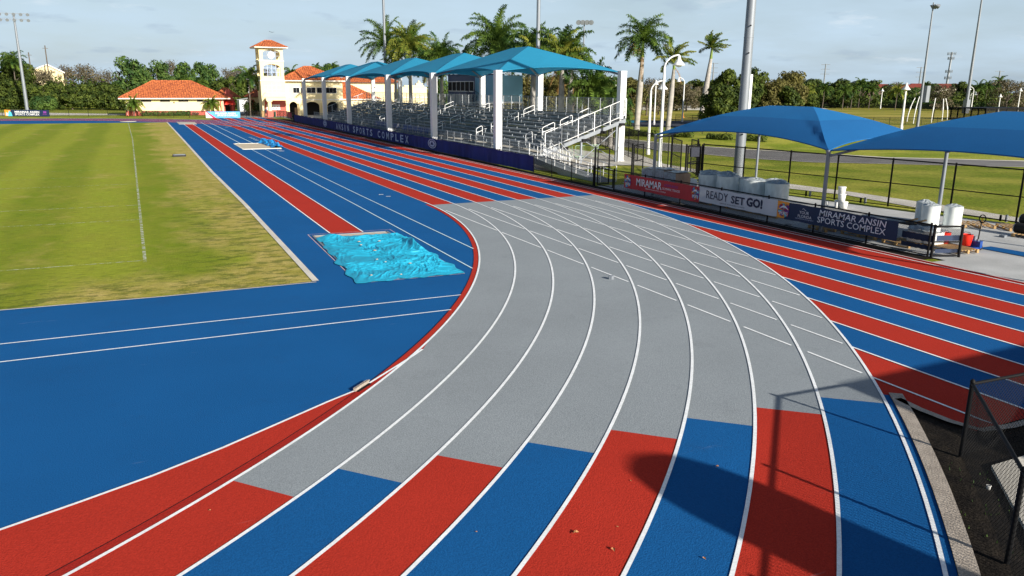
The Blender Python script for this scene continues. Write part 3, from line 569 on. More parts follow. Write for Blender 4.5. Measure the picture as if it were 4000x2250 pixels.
# ------------------------------------------------------------------ banners
def face_x(X, y0, y1, z0, z1):   # unit square on the plane x = X, u from y0 to y1
    return lambda u, v: (X, y0+(y1-y0)*u, z0+(z1-z0)*v)
def banner_panel(mb, X, y0, y1, z0, z1, m=0, wav=0.025, seed=0):
    def fn(u, v):
        y = y0+(y1-y0)*u; z = z0+(z1-z0)*v
        return (X+wav*noise.noise(Vector((y*1.1+seed, z*1.5, seed)))*0.6, y, z-0.02*math.sin(PI*((u*5) % 1)))
    mb.grid(fn, 40, 4, m)
def emblem(mb, X, y0, y1, z0, z1, ms):
    # burst of coloured facets with a white running swoosh and SPORTS word
    cy, cz = (y0+y1)/2, (z0+z1)/2; hw = (y1-y0)/2; hz = (z1-z0)/2
    rr = random.Random(int(abs(y0)*100))
    for i in range(14):
        a = 2*PI*i/14; b_ = a+0.62; r1 = rr.uniform(0.75, 1.05)
        mb.add([(X, cy, cz), (X, cy+hw*r1*math.cos(a), cz+hz*r1*math.sin(a)), (X, cy+hw*0.9*math.cos(b_), cz+hz*0.9*math.sin(b_))], [(0, 1, 2)], ms[i % len(ms)])
    sw = [(X-0.004, cy-hw*0.75+1.5*hw*i/12, cz+hz*(0.05+0.28*math.sin(PI*i/12))) for i in range(13)]
    for k in range(12):
        a = sw[k]; b_ = sw[k+1]; th = 0.06*hz*(1+3*math.sin(PI*k/12))
        mb.add([a, b_, (b_[0], b_[1], b_[2]+th), (a[0], a[1], a[2]+th)], [(0, 1, 2, 3)], 3)
    mb.lathe([(0.001, 0)], 0, 0, 3) if False else None
    text(mb, 'SPORTS', lambda u, v: (X-0.004, cy-hw*0.7+1.4*hw*u, cz-hz*0.62+hz*0.42*v), 3, 0.02)
XB = 11.93
EM = ['inkc', 'inkp', 'inkr', 'inkw', 'inko']
def banner(label, y0, y1, z0, z1, m, seed=0):
    t = thing('banner', label, 'banner', (XB, (y0+y1)/2, z0)); p = MB(); banner_panel(p, XB, y0, y1, z0, z1, 0, 0.02, seed); p.build('sheet', m, t); return t
XT = XB-0.022
t = banner('red fence banner reading MIRAMAR OLYMPIC TRACK', -0.70, -7.45, 0.31, 1.10, 'bred', 1)
p = MB(); text(p, 'MIRAMAR', face_x(XT, -1.95, -4.33, 0.56, 0.96), 0, 0.012); text(p, 'OLYMPIC TRACK', face_x(XT, -4.37, -5.93, 0.60, 0.72)); text(p, 'MIRAMAR ANSIN SPORTS COMPLEX', face_x(XT, -2.85, -4.74, 0.44, 0.50)); p.build('lettering', 'inkw', t)
p = MB(); text(p, 'ATXMUNDO', face_x(XT, -4.54, -5.74, 0.79, 0.92)); p.build('dark_lettering', 'inkp', t)
p = MB(); emblem(p, XT, -0.72, -1.45, 0.31, 1.08, [0, 1, 4]); p.build('emblem', EM, t)
p = MB(); emblem(p, XT, -6.82, -7.5, 0.36, 1.08, [0, 1, 4, 2]); p.build('emblem', EM, t)
t = banner('white fence banner reading READY SET GO!', -7.46, -12.83, 0.38, 1.12, 'bwhite', 2)
p = MB(); text(p, 'READY', face_x(XT, -8.02, -9.60, 0.60, 0.99)); text(p, 'SET', face_x(XT, -9.83, -10.76, 0.58, 0.95), 0, 0.02); text(p, 'GO!', face_x(XT, -10.88, -11.93, 0.58, 1.01), 0, 0.045); text(p, 'MIRAMAR ANSIN SPORTS COMPLEX', face_x(XT, -9.05, -10.8, 0.46, 0.51)); p.build('lettering', 'ink', t)
t = banner('navy fence banner reading YOUR FLORIDA and MIRAMAR ANSIN SPORTS COMPLEX', -12.84, -19.0, 0.36, 1.11, 'bnavy', 3)
p = MB(); text(p, 'YOUR', face_x(XT, -14.15, -14.68, 0.71, 0.84)); text(p, 'FLORIDA', face_x(XT, -14.08, -14.84, 0.55, 0.67)); text(p, 'MIRAMAR ANSIN', face_x(XT, -15.23, -18.5, 0.78, 1.03), 0, 0.006, 0.12); text(p, 'SPORTS COMPLEX', face_x(XT, -15.16, -18.5, 0.49, 0.74), 0, 0.004)
strip_ = [(XT, -14.3-0.03*i, 0.90+0.03*math.sin(i*0.8)) for i in range(8)]
for a, b_ in zip(strip_[:-1], strip_[1:]): p.add([a, b_, (b_[0], b_[1], b_[2]+0.02), (a[0], a[1], a[2]+0.02)], [(0, 1, 2, 3)])
p.build('lettering', 'inkw', t)
p = MB(); text(p, 'DESTINATION FOR SPORTS', face_x(XT, -13.95, -14.95, 0.47, 0.52)); p.build('small_lettering', 'inkl', t)
p = MB(); p.poly([(XT+0.004, -12.86, 1.1), (XT+0.004, -12.86, 0.37), (XT+0.004, -13.3, 0.37), (XT+0.004, -13.55, 1.1)], 4); emblem(p, XT, -12.87, -13.6, 0.38, 1.08, [2, 1, 4, 0]); p.build('emblem', EM, t)
t = thing('fence_padding', 'two low navy sheets along the end of the trackside fence', 'sheet', (12.0, -20, 0))
p = MB(); banner_panel(p, 12.12, -19.05, -20.3, 0.54, 0.78, 0, 0.03, 4); banner_panel(p, 12.12, -19.05, -20.3, 0.24, 0.40, 0, 0.03, 5); p.grid(lambda u, v: (12.18+0.9*u, -20.42-0.32*u, 0.60+0.2*v), 8, 3); p.grid(lambda u, v: (12.18+0.9*u, -20.42-0.32*u, 0.16+0.14*v), 8, 3); p.build('sheet', 'bnavy', t)

# long navy windscreen in front of the stand
t = thing('windscreen_fence', 'long navy windscreen fence reading ANSIN SPORTS COMPLEX in front of the stand', 'fence', (12.5, 12, 0))
XS = lambda y: 12.16+0.0*y+0.16*max(0, min(1, (y-11)/15))
def scr(u, v):
    y = 11.3+92*u; f = noise.noise(Vector((y*2.2, v*0.8, 0)))*0.05+noise.noise(Vector((y*6, v*1.2, 3)))*0.02
    return (XS(y)+f*(1.1-v), y, 0.05+1.12*v-0.03*abs(math.sin(y*1.05)))
p = MB(); p.grid(scr, 700, 5); p.build('screen', 'screen', t)
p = MB()
for i in range(32): y = 11.4+i*3.05; p.tube((XS(y)+0.1, y, 0), (XS(y)+0.1, y, 1.22), 0.03, None, 8)
p.build('posts', 'black', t); p = MB(); p.tube((XS(11.3)+0.1, 11.3, 1.18), (XS(30)+0.1, 30, 1.18), 0.022); p.tube((XS(30)+0.1, 30, 1.18), (XS(104)+0.1, 104.5, 1.18), 0.022); p.build('top_rail', 'black', t)
p = MB()
def wd_(s, ya, yb):
    n_ = len(s); stp = (yb-ya)/(n_-0.35)
    for i, ch in enumerate(s):
        y = ya+i*stp; w_ = stp*0.62*(0.35 if ch == 'I' else 1)
        yo = stp*0.15 if ch == 'I' else 0
        text(p, ch, lambda u, v, y=y, w_=w_, yo=yo: (XS(y)-0.075, y+yo+w_*u, 0.20+0.78*v), 0, 0.02)
wd_('ANSIN', 71.8, 64.6); wd_('SPORTS', 62.5, 53.4); wd_('COMPLEX', 51.2, 39.8)
p.build('lettering', 'inkl', t)
p = MB()
for yc in (32.7, 78.8):
    fn = lambda r, a, X: (X, yc-r*1.15*math.cos(a), 0.66+0.44*r*math.sin(a))
    for (ra, rb, mm) in ((0.82, 1.0, 0), (0.0, 0.66, 0)):
        vs = [fn(ra, 2*PI*i/24, XS(yc)-0.078) for i in range(24)]+[fn(rb, 2*PI*i/24, XS(yc)-0.078) for i in range(24)]
        p.add(vs, [(i, (i+1) % 24, 24+(i+1) % 24, 24+i) for i in range(24)], mm)
    p.add([(XS(yc)-0.084, yc-0.45, 0.55), (XS(yc)-0.084, yc+0.45, 0.55), (XS(yc)-0.084, yc, 0.9)], [(0, 1, 2)], 1)
p.build('crest', ['inkl', 'screen'], t)

# ------------------------------------------------------------------ grandstand
ST = thing('grandstand', 'long grey bleacher stand with white rails under the teal canopies', 'bleachers', (18, 16, 0))
Y0, Y1 = 16.2, 95.0; NR = 10; TR = 0.77; RS = 0.262; X0 = 15.35; Z0 = 1.12
AIS = [19.8, 30.2, 40.9, 51.5, 62.3, 73.2, 83.6]
p = MB(); q = MB()
for i in range(NR):
    x = X0+i*TR; z = Z0+i*RS
    p.box(x+0.0, Y0, z-0.03, x+0.742, Y1, z)
    q.box(x+0.745, Y0, z-0.02, x+0.765, Y1, z+RS-0.04)
p.build('tread', 'deck', ST); q.build('riser', 'deck', ST)
segs = []; prev = Y0+0.1
for a in AIS: segs.append((prev, a-0.62)); prev = a+0.62
segs.append((prev, Y1-0.1))
for i in range(NR):
    x = X0+i*TR; z = Z0+i*RS+0.40
    for (a, b_) in segs:
        bm_ = MB(); bm_.box(x+0.02, a+0.03, z, x+0.27, b_-0.03, z+0.045)
        n_ = max(2, int((b_-a)/1.9))
        for k_ in range(n_+1):
            y = a+0.15+(b_-a-0.3)*k_/n_; bm_.box(x+0.11, y-0.03, z-0.38, x+0.17, y+0.03, z, 0)
        for y in (a, b_-0.03): bm_.box(x+0.01, y, z-0.005, x+0.28, y+0.03, z+0.05, 1)
        bm_.build('bench', ['bench', 'alum'], ST)
# half steps in the aisles with bright nosings
p = MB()
for a in AIS:
    for i in range(NR):
        x = X0+i*TR; z = Z0+i*RS; p.box(x+0.02, a-0.45, z-0.16, x+0.28, a+0.45, z-0.12); p.box(x+0.0, a-0.3, z+0.02, x+0.03, a+0.3, z+0.045, 1)
p.build('aisle_step', ['deck', 'alum'], ST)
# seat number plates, small bright rectangles scattered along the benches
p = MB()
for i in range(NR):
    for (a, b_) in segs:
        for k_ in range(int((b_-a)/1.05)):
            if rnd.random() < 0.16:
                y = a+0.5+k_*1.05+rnd.uniform(-.1, .1); x = X0+i*TR+rnd.choice((0.0, 0.5)); z = Z0+i*RS+(0.448 if x == X0+i*TR else 0.005); p.box(x+0.02, y, z, x+0.10, y+rnd.uniform(.1, .3), z+0.006)
p.build('seat_plate', 'alum', ST)
for a in AIS:
    for i in (0.55, 2.55, 4.75, 7.0):
        xx = X0+i*TR; z = Z0+i*RS; hh = MB(); pr = 0.032
        sm1 = i < 1; dx = 0.62 if sm1 else 1.15; dz = dx*RS/TR
        top = 0.92; A = (xx, a, z); B = (xx+dx, a, z+dz)
        hh.path([A, (xx, a, z+top-0.1), (xx+0.1, a, z+top), (xx+dx-0.1, a, z+top+dz-0.02), (xx+dx, a, z+top+dz-0.12), B], pr, 6)
        hh.tube((xx, a, z+0.48), (xx+dx, a, z+0.48+dz), pr*0.9, None, 6); hh.build('handrail', 'white', ST)
# front walkway
p = MB(); p.box(14.0, Y0-0.6, 0.80, 15.62, Y1, 0.86); p.build('walkway', 'deck', ST)
p = MB(); p.box(13.96, Y0-0.6, 0.70, 13.995, Y1, 0.9); p.box(13.98, Y0-0.62, 0.55, 15.6, Y0-0.58, 0.87); p.build('fascia', 'alum', ST)
p = MB(); ch_ = MB()
yy = Y0-0.5
while yy < Y1: p.tube((14.02, yy, 0.8), (14.02, yy, 1.84), 0.026, None, 8); yy += 1.75
for z in (1.84, 1.5, 1.16): p.tube((14.02, Y0-0.5, z), (14.02, Y1, z), 0.02, None, 6)
p.build('front_railing', 'alum', ST); chain(ch_, (14.06, Y0-0.5), (14.06, Y1), 0.86, 1.82, 0.13, 0.0022); ch_.build('front_mesh', 'alum', ST)
# back railing and near end railing
p = MB(); ch_ = MB(); XR = X0+NR*TR+0.02; ZR = Z0+NR*RS
yy = Y0
while yy < Y1+0.1: p.box(XR-0.03, yy-0.03, ZR-0.5, XR+0.03, yy+0.03, ZR+1.33); yy += 1.97
for z in (ZR+1.33, ZR+0.28): p.tube((XR, Y0, z), (XR, Y1, z), 0.022, None, 6)
p.build('back_railing', 'alum', ST); chain(ch_, (XR+0.03, Y0), (XR+0.03, Y1), ZR-0.1, ZR+1.3, 0.09, 0.0022); ch_.build('back_mesh', 'alum', ST)
for nm, YE in (('end_railing', Y0-0.05), ('end_railing', Y1+0.05)):
    p = MB(); a = Vector((X0+0.3, YE, Z0)); b_ = Vector((XR, YE, ZR)); U = Vector((0, 0, 1))
    for k_ in range(6): q_ = a.lerp(b_, k_/5.0); p.box(q_.x-0.028, YE-0.028, q_.z-0.25, q_.x+0.028, YE+0.028, q_.z+1.32)
    p.tube(a+U*1.32, b_+U*1.32, 0.028, None, 8); p.tube(a+U*0.04, b_+U*0.04, 0.026, None, 8); p.build(nm, 'white', ST)
    m_ = MB(); nW = 0; L = (b_-a).length; dd = (b_-a)/L; s_ = 0
    while s_ < L+1.2:
        for sg_ in (1, -1):
            u0, u1 = max(0, s_-1.25), min(L, s_)
            if u1 > u0:
                z0_ = (u0-(s_-1.25)); z1_ = (u1-(s_-1.25))
                if sg_ < 0: z0_, z1_ = 1.25-z0_, 1.25-z1_
                m_.tube(a+dd*u0+U*(0.05+z0_), a+dd*u1+U*(0.05+z1_), 0.002, None, 3, 0, False)
        s_ += 0.09
    m_.build('end_mesh', 'alum', ST)
# stringers, beams and legs under the rake
for y in [Y0-0.02]+[Y0+5.6*k_ for k_ in range(1, 15)]:
    p = MB(); p.bar((X0-0.1, y, Z0-0.38), (XR, y, ZR-0.42), 0.12, 0.30); 
    for xx in (X0+0.3, X0+3.6, X0+6.9):
        zt = Z0+(xx-X0)*RS/TR-0.5; p.box(xx-0.07, y-0.07, 0, xx+0.07, y+0.07, zt)
    p.build('stringer', 'galv', ST)
p = MB()
for k_ in range(5): xx = X0+0.4+1.75*k_; zz = Z0+(xx-X0)*RS/TR-0.62; p.box(xx-0.3, Y0-0.25, zz-0.12, xx+0.16, Y1, zz+0.10)
p.build('purlin', 'black', ST)
p = MB()
for k_ in range(0, 14, 2):
    y = Y0+5.6*k_; p.tube((X0+3.6, y, 1.9), (X0+6.9, y, 0.2), 0.04, None, 6); p.tube((X0+3.6, y, 0.2), (X0+6.9, y, 2.6), 0.04, None, 6); p.tube((X0+3.6, y, 0.1), (X0+3.6, y+5.6, 1.9), 0.04, None, 6)
p.build('cross_brace', 'galv', ST)
# bright chair row at the foot of the stand
p = MB()
for k_ in range(34):
    y = 42+k_*0.62
    if abs(y-51.5) < 0.8: continue
    p.box(15.0, y, 1.18, 15.4, y+0.46, 1.22); p.box(15.38, y, 1.22, 15.43, y+0.46, 1.62); p.box(15.15, y+0.2, 0.86, 15.25, y+0.26, 1.18)
p.build('blue_seat_row', 'bluepl', ST)

# switchback ramp and its rails at the near end of the stand
RP = thing('access_ramp', 'aluminium ramp with looped white handrails at the near end of the stand', 'ramp', (13.6, 9, 0))
p = MB()
rp = [Vector((13.75, 15.2, 0.80)), Vector((13.25, 9.6, 0.42)), Vector((13.15, 3.9, 0.03))]
for side in (0, 1):
    pts = [q_+Vector((1.25*side, 0, 0)) for q_ in rp]
    for a, b_ in zip(pts[:-1], pts[1:]):
        p.add([a-Vector((0, 0, 0.42*(a.z > 0.05)+0.03)), b_-Vector((0, 0, 0.3*(b_.z > 0.1)+0.03)), b_+Vector((0, 0, 0.05)), a+Vector((0, 0, 0.05))], [(0, 1, 2, 3)])
        p.add([a-Vector((0.03, 0, 0.42*(a.z > 0.05)+0.03)), b_-Vector((0.03, 0, 0.3*(b_.z > 0.1)+0.03)), b_+Vector((-0.03, 0, 0.05)), a+Vector((-0.03, 0, 0.05))], [(3, 2, 1, 0)])
p.build('side_plate', 'alum', RP)
p = MB()
for a, b_ in zip(rp[:-1], rp[1:]):
    o = Vector((1.25, 0, 0)); p.add([a, b_, b_+o, a+o], [(0, 1, 2, 3)]); dz = Vector((0, 0, -0.05)); p.add([a+dz, b_+dz, b_+o+dz, a+o+dz], [(3, 2, 1, 0)])
p.build('ramp_deck', 'deck', RP)
for side in (0, 1):
    pts = [q_+Vector((0.03+1.19*side, 0, 0)) for q_ in rp]; p = MB(); U = Vector((0, 0, 1))
    for hz in (1.0, 0.66, 0.33):
        p.path([q_+U*hz for q_ in pts], 0.022, 6)
    for k_ in range(8):
        y = 15.1-1.6*k_; 
        if y > 9.6: q_ = pts[0].lerp(pts[1], (15.2-y)/5.6)
        else: q_ = pts[1].lerp(pts[2], min(1, (9.6-y)/5.7))
        p.tube(q_-U*0.35*(q_.z > .3), q_+U*1.0, 0.026, None, 8)
    p.build('handrail', 'white', RP)
SW = thing('access_steps', 'aluminium steps with looped rails between the ramp and the bleachers', 'steps', (15.5, 14, 0))
p = MB()
for k_ in range(5): p.box(15.0, 15.4-0.3*k_, 0.68-0.16*k_, 16.5, 15.68-0.3*k_, 0.72-0.16*k_)
p.build('tread', 'deck', SW)
for xx in (14.95, 15.75, 16.55):
    p = MB(); p.path([(xx, 15.6, 1.8), (xx, 15.3, 1.75), (xx, 13.7, 0.95), (xx, 13.4, 0.95)], 0.024, 6); p.path([(xx, 15.6, 1.4), (xx, 13.7, 0.55)], 0.02, 6)
    for k_ in range(4): y = 15.5-0.6*k_; p.tube((xx, y, 0.05), (xx, y, 1.78-0.27*k_), 0.024, None, 6)
    loop = [(xx, 13.4-0.14*math.sin(a*PI/6), 0.75+0.2*math.cos(a*PI/6)) for a in range(13)]
    p.path(loop, 0.022, 6); p.build('handrail', 'white', SW)
def barrier(label, a, b_):
    t = thing('crowd_barrier', label, 'barrier', (a[0], a[1], 0)); A = Vector((a[0], a[1], 0)); B = Vector((b_[0], b_[1], 0)); U = Vector((0, 0, 1))
    p = MB(); d = (B-A).normalized(); p.path([A+U*0.15, A+U*1.0, A+d*0.1+U*1.1, B-d*0.1+U*1.1, B+U*1.0, B+U*0.15, A+U*0.15], 0.02, 6); p.build('frame', 'greenpl', t)
    p = MB(); n_ = int((B-A).length/0.14)
    for i in range(1, n_): q = A.lerp(B, i/n_); p.tube(q+U*0.15, q+U*1.1, 0.009, None, 5)
    p.build('bars', 'greenpl', t); p = MB()
    for q in (A.lerp(B, 0.1), A.lerp(B, 0.9)): nn_ = Vector((-d.y, d.x, 0)); p.bar(q-nn_*0.3+U*0.02, q+nn_*0.3+U*0.02, 0.05, 0.02); p.tube(q, q+U*0.16, 0.02)
    p.build('foot', 'greenpl', t)
barrier('pale green crowd barrier under the end of the stand, the left one', (19.3, 22.3), (20.45, 20.2)); barrier('pale green crowd barrier under the end of the stand, the right one', (20.6, 19.95), (23.1, 20.25))

# press box behind the stand
PB = thing('press_box', 'navy press box, near side coloured sunlit blue, with a row of windows behind the stand', 'press box', (26, 58, 0))
p = MB(); p.box(25.55, 53.4, 3.6, 29.2, 62.9, 7.42); p.build('cabin', 'navybox', PB)
p = MB(); p.box(25.5, 53.33, 4.6, 29.3, 53.39, 7.42); 
for k_ in range(14): p.box(25.55+k_*0.27, 53.31, 4.6, 25.58+k_*0.27, 53.33, 7.4)
p.build('side_cladding', 'litblue', PB)  # lighter than the navy front: sun on this side is painted in
p = MB(); p.box(25.4, 53.2, 7.42, 29.4, 63.1, 7.55); p.build('roof', 'navybox', PB)
for k_ in range(6):
    y = 53.85+k_*1.48; f = MB(); f.box(25.50, y, 5.38, 25.545, y+1.40, 6.66); fr = f.build('window_frame', 'white', PB)
    g2 = MB()
    for j in range(3): g2.box(25.47, y+0.07+j*0.44, 5.46, 25.495, y+0.45+j*0.44, 6.58)
    g2.build('pane', 'glass', fr)
p = MB(); p.box(25.6, 47.0, 4.3, 28.9, 53.25, 7.3); p.build('annex', 'litblue', PB)
p = MB(); p.box(25.55, 50.6, 4.5, 25.6, 51.7, 6.6); dr = p.build('door', 'white', PB); q = MB(); q.box(25.52, 51.35, 5.4, 25.55, 51.5, 6.4); q.build('door_glass', 'glass', dr)
p = MB(); p.box(25.5, 46.9, 4.1, 29, 53.3, 4.28); p.box(24.4, 47, 4.05, 25.5, 53.3, 4.15); p.build('floor_beam', 'white', PB)
p = MB(); p.box(25.45, 54.2, 3.75, 25.53, 62.8, 5.05); 
p.build('lower_panel', 'galv', PB)
p = MB()
for y in (54.2, 56.2, 58.2, 60.3, 62.7): p.box(25.38, y, 3.7, 25.44, y+0.1, 5.1)
p.build('panel_post', 'white', PB)
for ys, ye in ((53.4, 50.0), (63.0, 66.6)):
    p = MB()
    for k_ in range(9): a = k_/8; y = ys+(ye-ys)*0+0; 
    for xx in (24.3, 25.3):
        p.path([(xx, ys, 5.6), (xx, ye, 4.7)], 0.03, 6); p.path([(xx, ys, 5.1), (xx, ye, 4.2)], 0.02, 6)
        for k_ in range(12): a = k_/11; y = ys+(ye-ys)*a; z = 4.55-0.9*a; p.tube((xx, y, z), (xx, y, z+1.05), 0.014, None, 5)
    for k_ in range(6): a = k_/5; y = ys+(ye-ys)*a; p.box(24.3, min(y, y+0.28), 4.5-0.9*a, 25.3, max(y, y+0.28), 4.54-0.9*a)
    p.build('stair', 'black', PB)
for x, y in ((25.7, 53.6), (29, 53.6), (25.7, 62.7), (29, 62.7), (25.7, 47.2), (29, 47.2)):
    p = MB(); p.box(x-0.09, y-0.09, 0, x+0.09, y+0.09, 4.2); p.build('leg', 'galv', PB)

SPK = thing('loudspeaker', 'pale loudspeaker cluster on a post rising behind the teal roof ridges', 'loudspeaker', (27, 55.7, 7.5))
p = MB(); p.tube((27, 55.7, 7.5), (27, 55.7, 9.3), 0.05); p.build('post', 'galv', SPK); p = MB(); p.tube((26.9, 56.3, 9.35), (26.3, 57.0, 9.45), 0.12, 0.42, 16); p.build('horn', 'whitepl', SPK)
p = MB(); p.box(26.8, 54.6, 8.9, 27.4, 55.6, 9.6); p.build('cabinet', 'galv', SPK)
# ------------------------------------------------------------------ teal canopies over the stand
FC = [(13.6, y) for y in (20.6, 35.8, 50.9, 69.5, 84.5, 99.8)]
BC = [(22.9, 16.64), (23.5, 32.3), (23.5, 46.6), (23.5, 62.5), (23.5, 77.6), (23.5, 92.3)]
colnm = ['nearest front', 'second front', 'third front', 'fourth front', 'fifth front', 'sixth and farthest front']
colnb = ['nearest back', 'second back', 'third back', 'fourth back', 'fifth back', 'sixth and farthest back']
c0_ = MB(); hw = 0.27; c0_.box(-hw, -hw, 0, hw, hw, 7.2); 
T_ = thing('canopy_column', 'x', 'column', (0, 0, 0), 'white columns carrying the teal canopies')
c0_.build('shaft', 'white', T_); p = MB(); p.box(-0.33, -0.33, 0, 0.33, 0.33, 0.05); p.build('base_plate', 'white', T_); p = MB(); p.box(-0.29, -0.29, 7.2, 0.29, 0.29, 7.23); p.build('cap', 'white', T_)
cols = [(c, n_) for c, n_ in zip(FC, colnm)]+[(c, n_) for c, n_ in zip(BC, colnb)]
for i, ((x, y), n_) in enumerate(cols):
    o = T_ if i == 0 else copy_tree(T_, (0, 0, 0)); o.location = (x, y, 0)
    o['label'] = 'square white column of the stand roof, '+n_+' one' + (', at the corner of the bleachers' if i == 6 else '')
def bil(q, u, v):  # u along x (front to back), v along y
    a = Vector(q[0]).lerp(Vector(q[1]), v); b_ = Vector(q[3]).lerp(Vector(q[2]), v); return a.lerp(b_, u)
def canopy(name, label, grp, quad, zc, zp, lift, inset, ridge, fab, frame, nu=40, nv=60, power=1.12, axis='y', bow=0.0):
    q0 = bil(quad, .5, .5); t = thing(name, label, 'canopy', (q0.x, q0.y, zc), grp)
    def fn(u, v):
        a = abs(2*u-1); b_ = abs(2*v-1)
        if axis == 'y': bb = max(0, b_-ridge)/(1-ridge); m = max(a, bb)
        else: bb = max(0, a-ridge)/(1-ridge); m = max(bb, b_)
        tt = b_ if a >= b_ else a
        ez = lift*(1-tt*tt)
        uu, vv = u, v
        ins = inset*(1-tt*tt)*m**3
        if a >= b_: uu = u+(ins if u < .5 else -ins)
        else: vv = v+(ins*0.6 if v < .5 else -ins*0.6)
        P = bil(quad, uu, vv)
        z = zc+ez*m+(zp-zc)*(1-m)**power + bow*m*(1-m)
        return (P.x, P.y, z)
    f = MB(); r_ = ridge/2
    if axis == 'y': inner = {(0, 0): (.5, .5-r_), (0, 1): (.5, .5+r_), (1, 1): (.5, .5+r_), (1, 0): (.5, .5-r_)}
    else: inner = {(0, 0): (.5-r_, .5), (0, 1): (.5-r_, .5), (1, 1): (.5+r_, .5), (1, 0): (.5+r_, .5)}
    cs = [(0, 0), (0, 1), (1, 1), (1, 0)]
    for k_ in range(4):
        c0, c1 = cs[k_], cs[(k_+1) % 4]; i0, i1 = inner[c0], inner[c1]
        def pf(a, m, c0=c0, c1=c1, i0=i0, i1=i1):
            ou = (c0[0]+(c1[0]-c0[0])*a, c0[1]+(c1[1]-c0[1])*a); iu = (i0[0]+(i1[0]-i0[0])*a, i0[1]+(i1[1]-i0[1])*a)
            q = fn(iu[0]+(ou[0]-iu[0])*m, iu[1]+(ou[1]-iu[1])*m); return q
        f.grid(lambda a, m: pf(a, m*0.46), 30, 8, 1 if fab == 'royal' else 0, True); f.grid(lambda a, m: pf(a, 0.46+m*0.54), 30, 10, 0, True)
    f.build('fabric', [fab, 'royal2'] if fab == 'royal' else fab, t)
    hm = MB(); pts = [fn(i/nu, 0) for i in range(nu+1)]+[fn(1, j/nv) for j in range(1, nv+1)]+[fn(i/nu, 1) for i in range(nu-1, -1, -1)]+[fn(0, j/nv) for j in range(nv-1, -1, -1)]
    hm.path([Vector(q)+Vector((0, 0, -0.01)) for q in pts], 0.03, 5); hm.build('hem', fab, t)
    fr = MB(); rk_ = []
    rv = [0.5-ridge/2, 0.5+ridge/2]
    for (u, v) in ((0, 0), (0, 1), (1, 1), (1, 0)):
        A = Vector(fn(u, v)); B = Vector(fn(0.5, rv[0 if v == 0 else 1])) if axis == 'y' else Vector(fn(rv[0 if u == 0 else 1], 0.5))
        A2 = A+Vector((0, 0, -0.22)); B2 = B+Vector((0, 0, -0.16)); fr.tube(A2, B2, 0.085 if frame == 'galv2' else 0.05, None, 8)
    if frame: fr.build('hip_beam', 'galv', t)
    return t
bays = ['nearest', 'second', 'third', 'fourth', 'farthest']
for i in range(5):
    e = 0.35
    qd = [(FC[i][0], FC[i][1]+(0.0), 0), (FC[i+1][0], FC[i+1][1], 0), (BC[i+1][0], BC[i+1][1], 0), (BC[i][0], BC[i][1], 0)]
    canopy('shade_canopy', 'teal blue hip canopy over the stand, '+bays[i]+' of the five', 'teal canopies over the stand', qd, 7.12, 9.36, 0.40, 0.05, 0.22, 'teal', 'galv2', 36, 48, 1.1)

# ------------------------------------------------------------------ royal blue canopies over the yard
def gpole(label, x, y, h, r=0.085):
    t = thing('canopy_pole', label, 'pole', (x, y, 0), 'grey poles of the royal blue canopies')
    p = MB(); p.tube((x, y, 0), (x, y, h), r, r*0.95, 14); p.build('shaft', 'galv', t)
    p = MB(); p.box(x-0.17, y-0.17, 0, x+0.17, y+0.17, 0.03); p.build('base_plate', 'galv', t); p = MB(); p.tube((x, y, h), (x, y, h+0.06), r*1.25, None, 12); p.build('cap', 'galv', t)
CA = (12.5, -2.75); CB = (12.46, -14.88); CDq = (19.4, -3.3); CCq = (19.3, -15.25); CE = (12.4, -27.0); CF = (19.2, -27.3)
gpole('grey canopy pole behind the red banner', CA[0], CA[1], 3.36); gpole('grey canopy pole between the two royal blue canopies', CB[0], CB[1], 3.36)
gpole('thin grey canopy pole right of the thick light mast', CDq[0], CDq[1], 3.36, 0.07); gpole('grey canopy pole behind the three upright rolls', CCq[0], CCq[1], 3.36)
gpole('grey canopy pole of the right canopy, out beyond the yard front', CE[0], CE[1], 3.36); gpole('grey canopy pole of the right canopy, far back corner', CF[0], CF[1], 3.36)
canopy('shade_canopy', 'royal blue hip canopy above the wrapped rolls', 'royal blue canopies over the yard', [(CB[0], CB[1], 0), (CA[0], CA[1], 0), (CDq[0], CDq[1], 0), (CCq[0], CCq[1], 0)], 3.42, 5.05, 0.42, 0.07, 0.24, 'royal', 'galv', 44, 60, 1.05, bow=0.25)
canopy('shade_canopy', 'royal blue hip canopy cut off by the right edge', 'royal blue canopies over the yard', [(CE[0], CE[1], 0), (CB[0], CB[1]-0.1, 0), (CCq[0], CCq[1]-0.1, 0), (CF[0], CF[1], 0)], 3.42, 5.1, 0.34, 0.06, 0.24, 'royal', 'galv', 44, 60, 1.05, bow=0.25)

# ------------------------------------------------------------------ things standing in the yard
def pallet(label, x, y, rz, z=0.0, wx=1.2, wy=1.0, grp='wooden pallets in the yard'):
    t = thing('wooden_pallet', label, 'pallet', (0, 0, 0), grp); p = MB(); q = MB()
    for i in range(7): yy = -wy/2+i*(wy-0.09)/6; p.box(-wx/2, yy, 0.115, wx/2, yy+0.09, 0.135)
    p.build('deck', 'wood', t)
    for i in range(3):
        yy = -wy/2+i*(wy-0.1)/2; q = MB(); q.box(-wx/2, yy, 0.0, wx/2, yy+0.09, 0.018)
        for xx in (-wx/2, -0.05, wx/2-0.1): q.box(xx, yy, 0.018, xx+0.1, yy+0.1, 0.115)
        q.build('bearer', 'wood', t)
    t.location = (x, y, z); t.rotation_euler = (0, 0, rz); return t
pallet('pale pallet lying flat left of the jack handle', 19.9, -16.6, 1.0, 0, 1.3, 1.3)
pallet('pale pallet next to the black rolls', 20.9, -17.9, 1.0, 0, 1.3, 1.2)
pallet('pallet beneath the black rubber rolls', 19.6, -19.4, 0.1, 0, 1.3, 1.1)
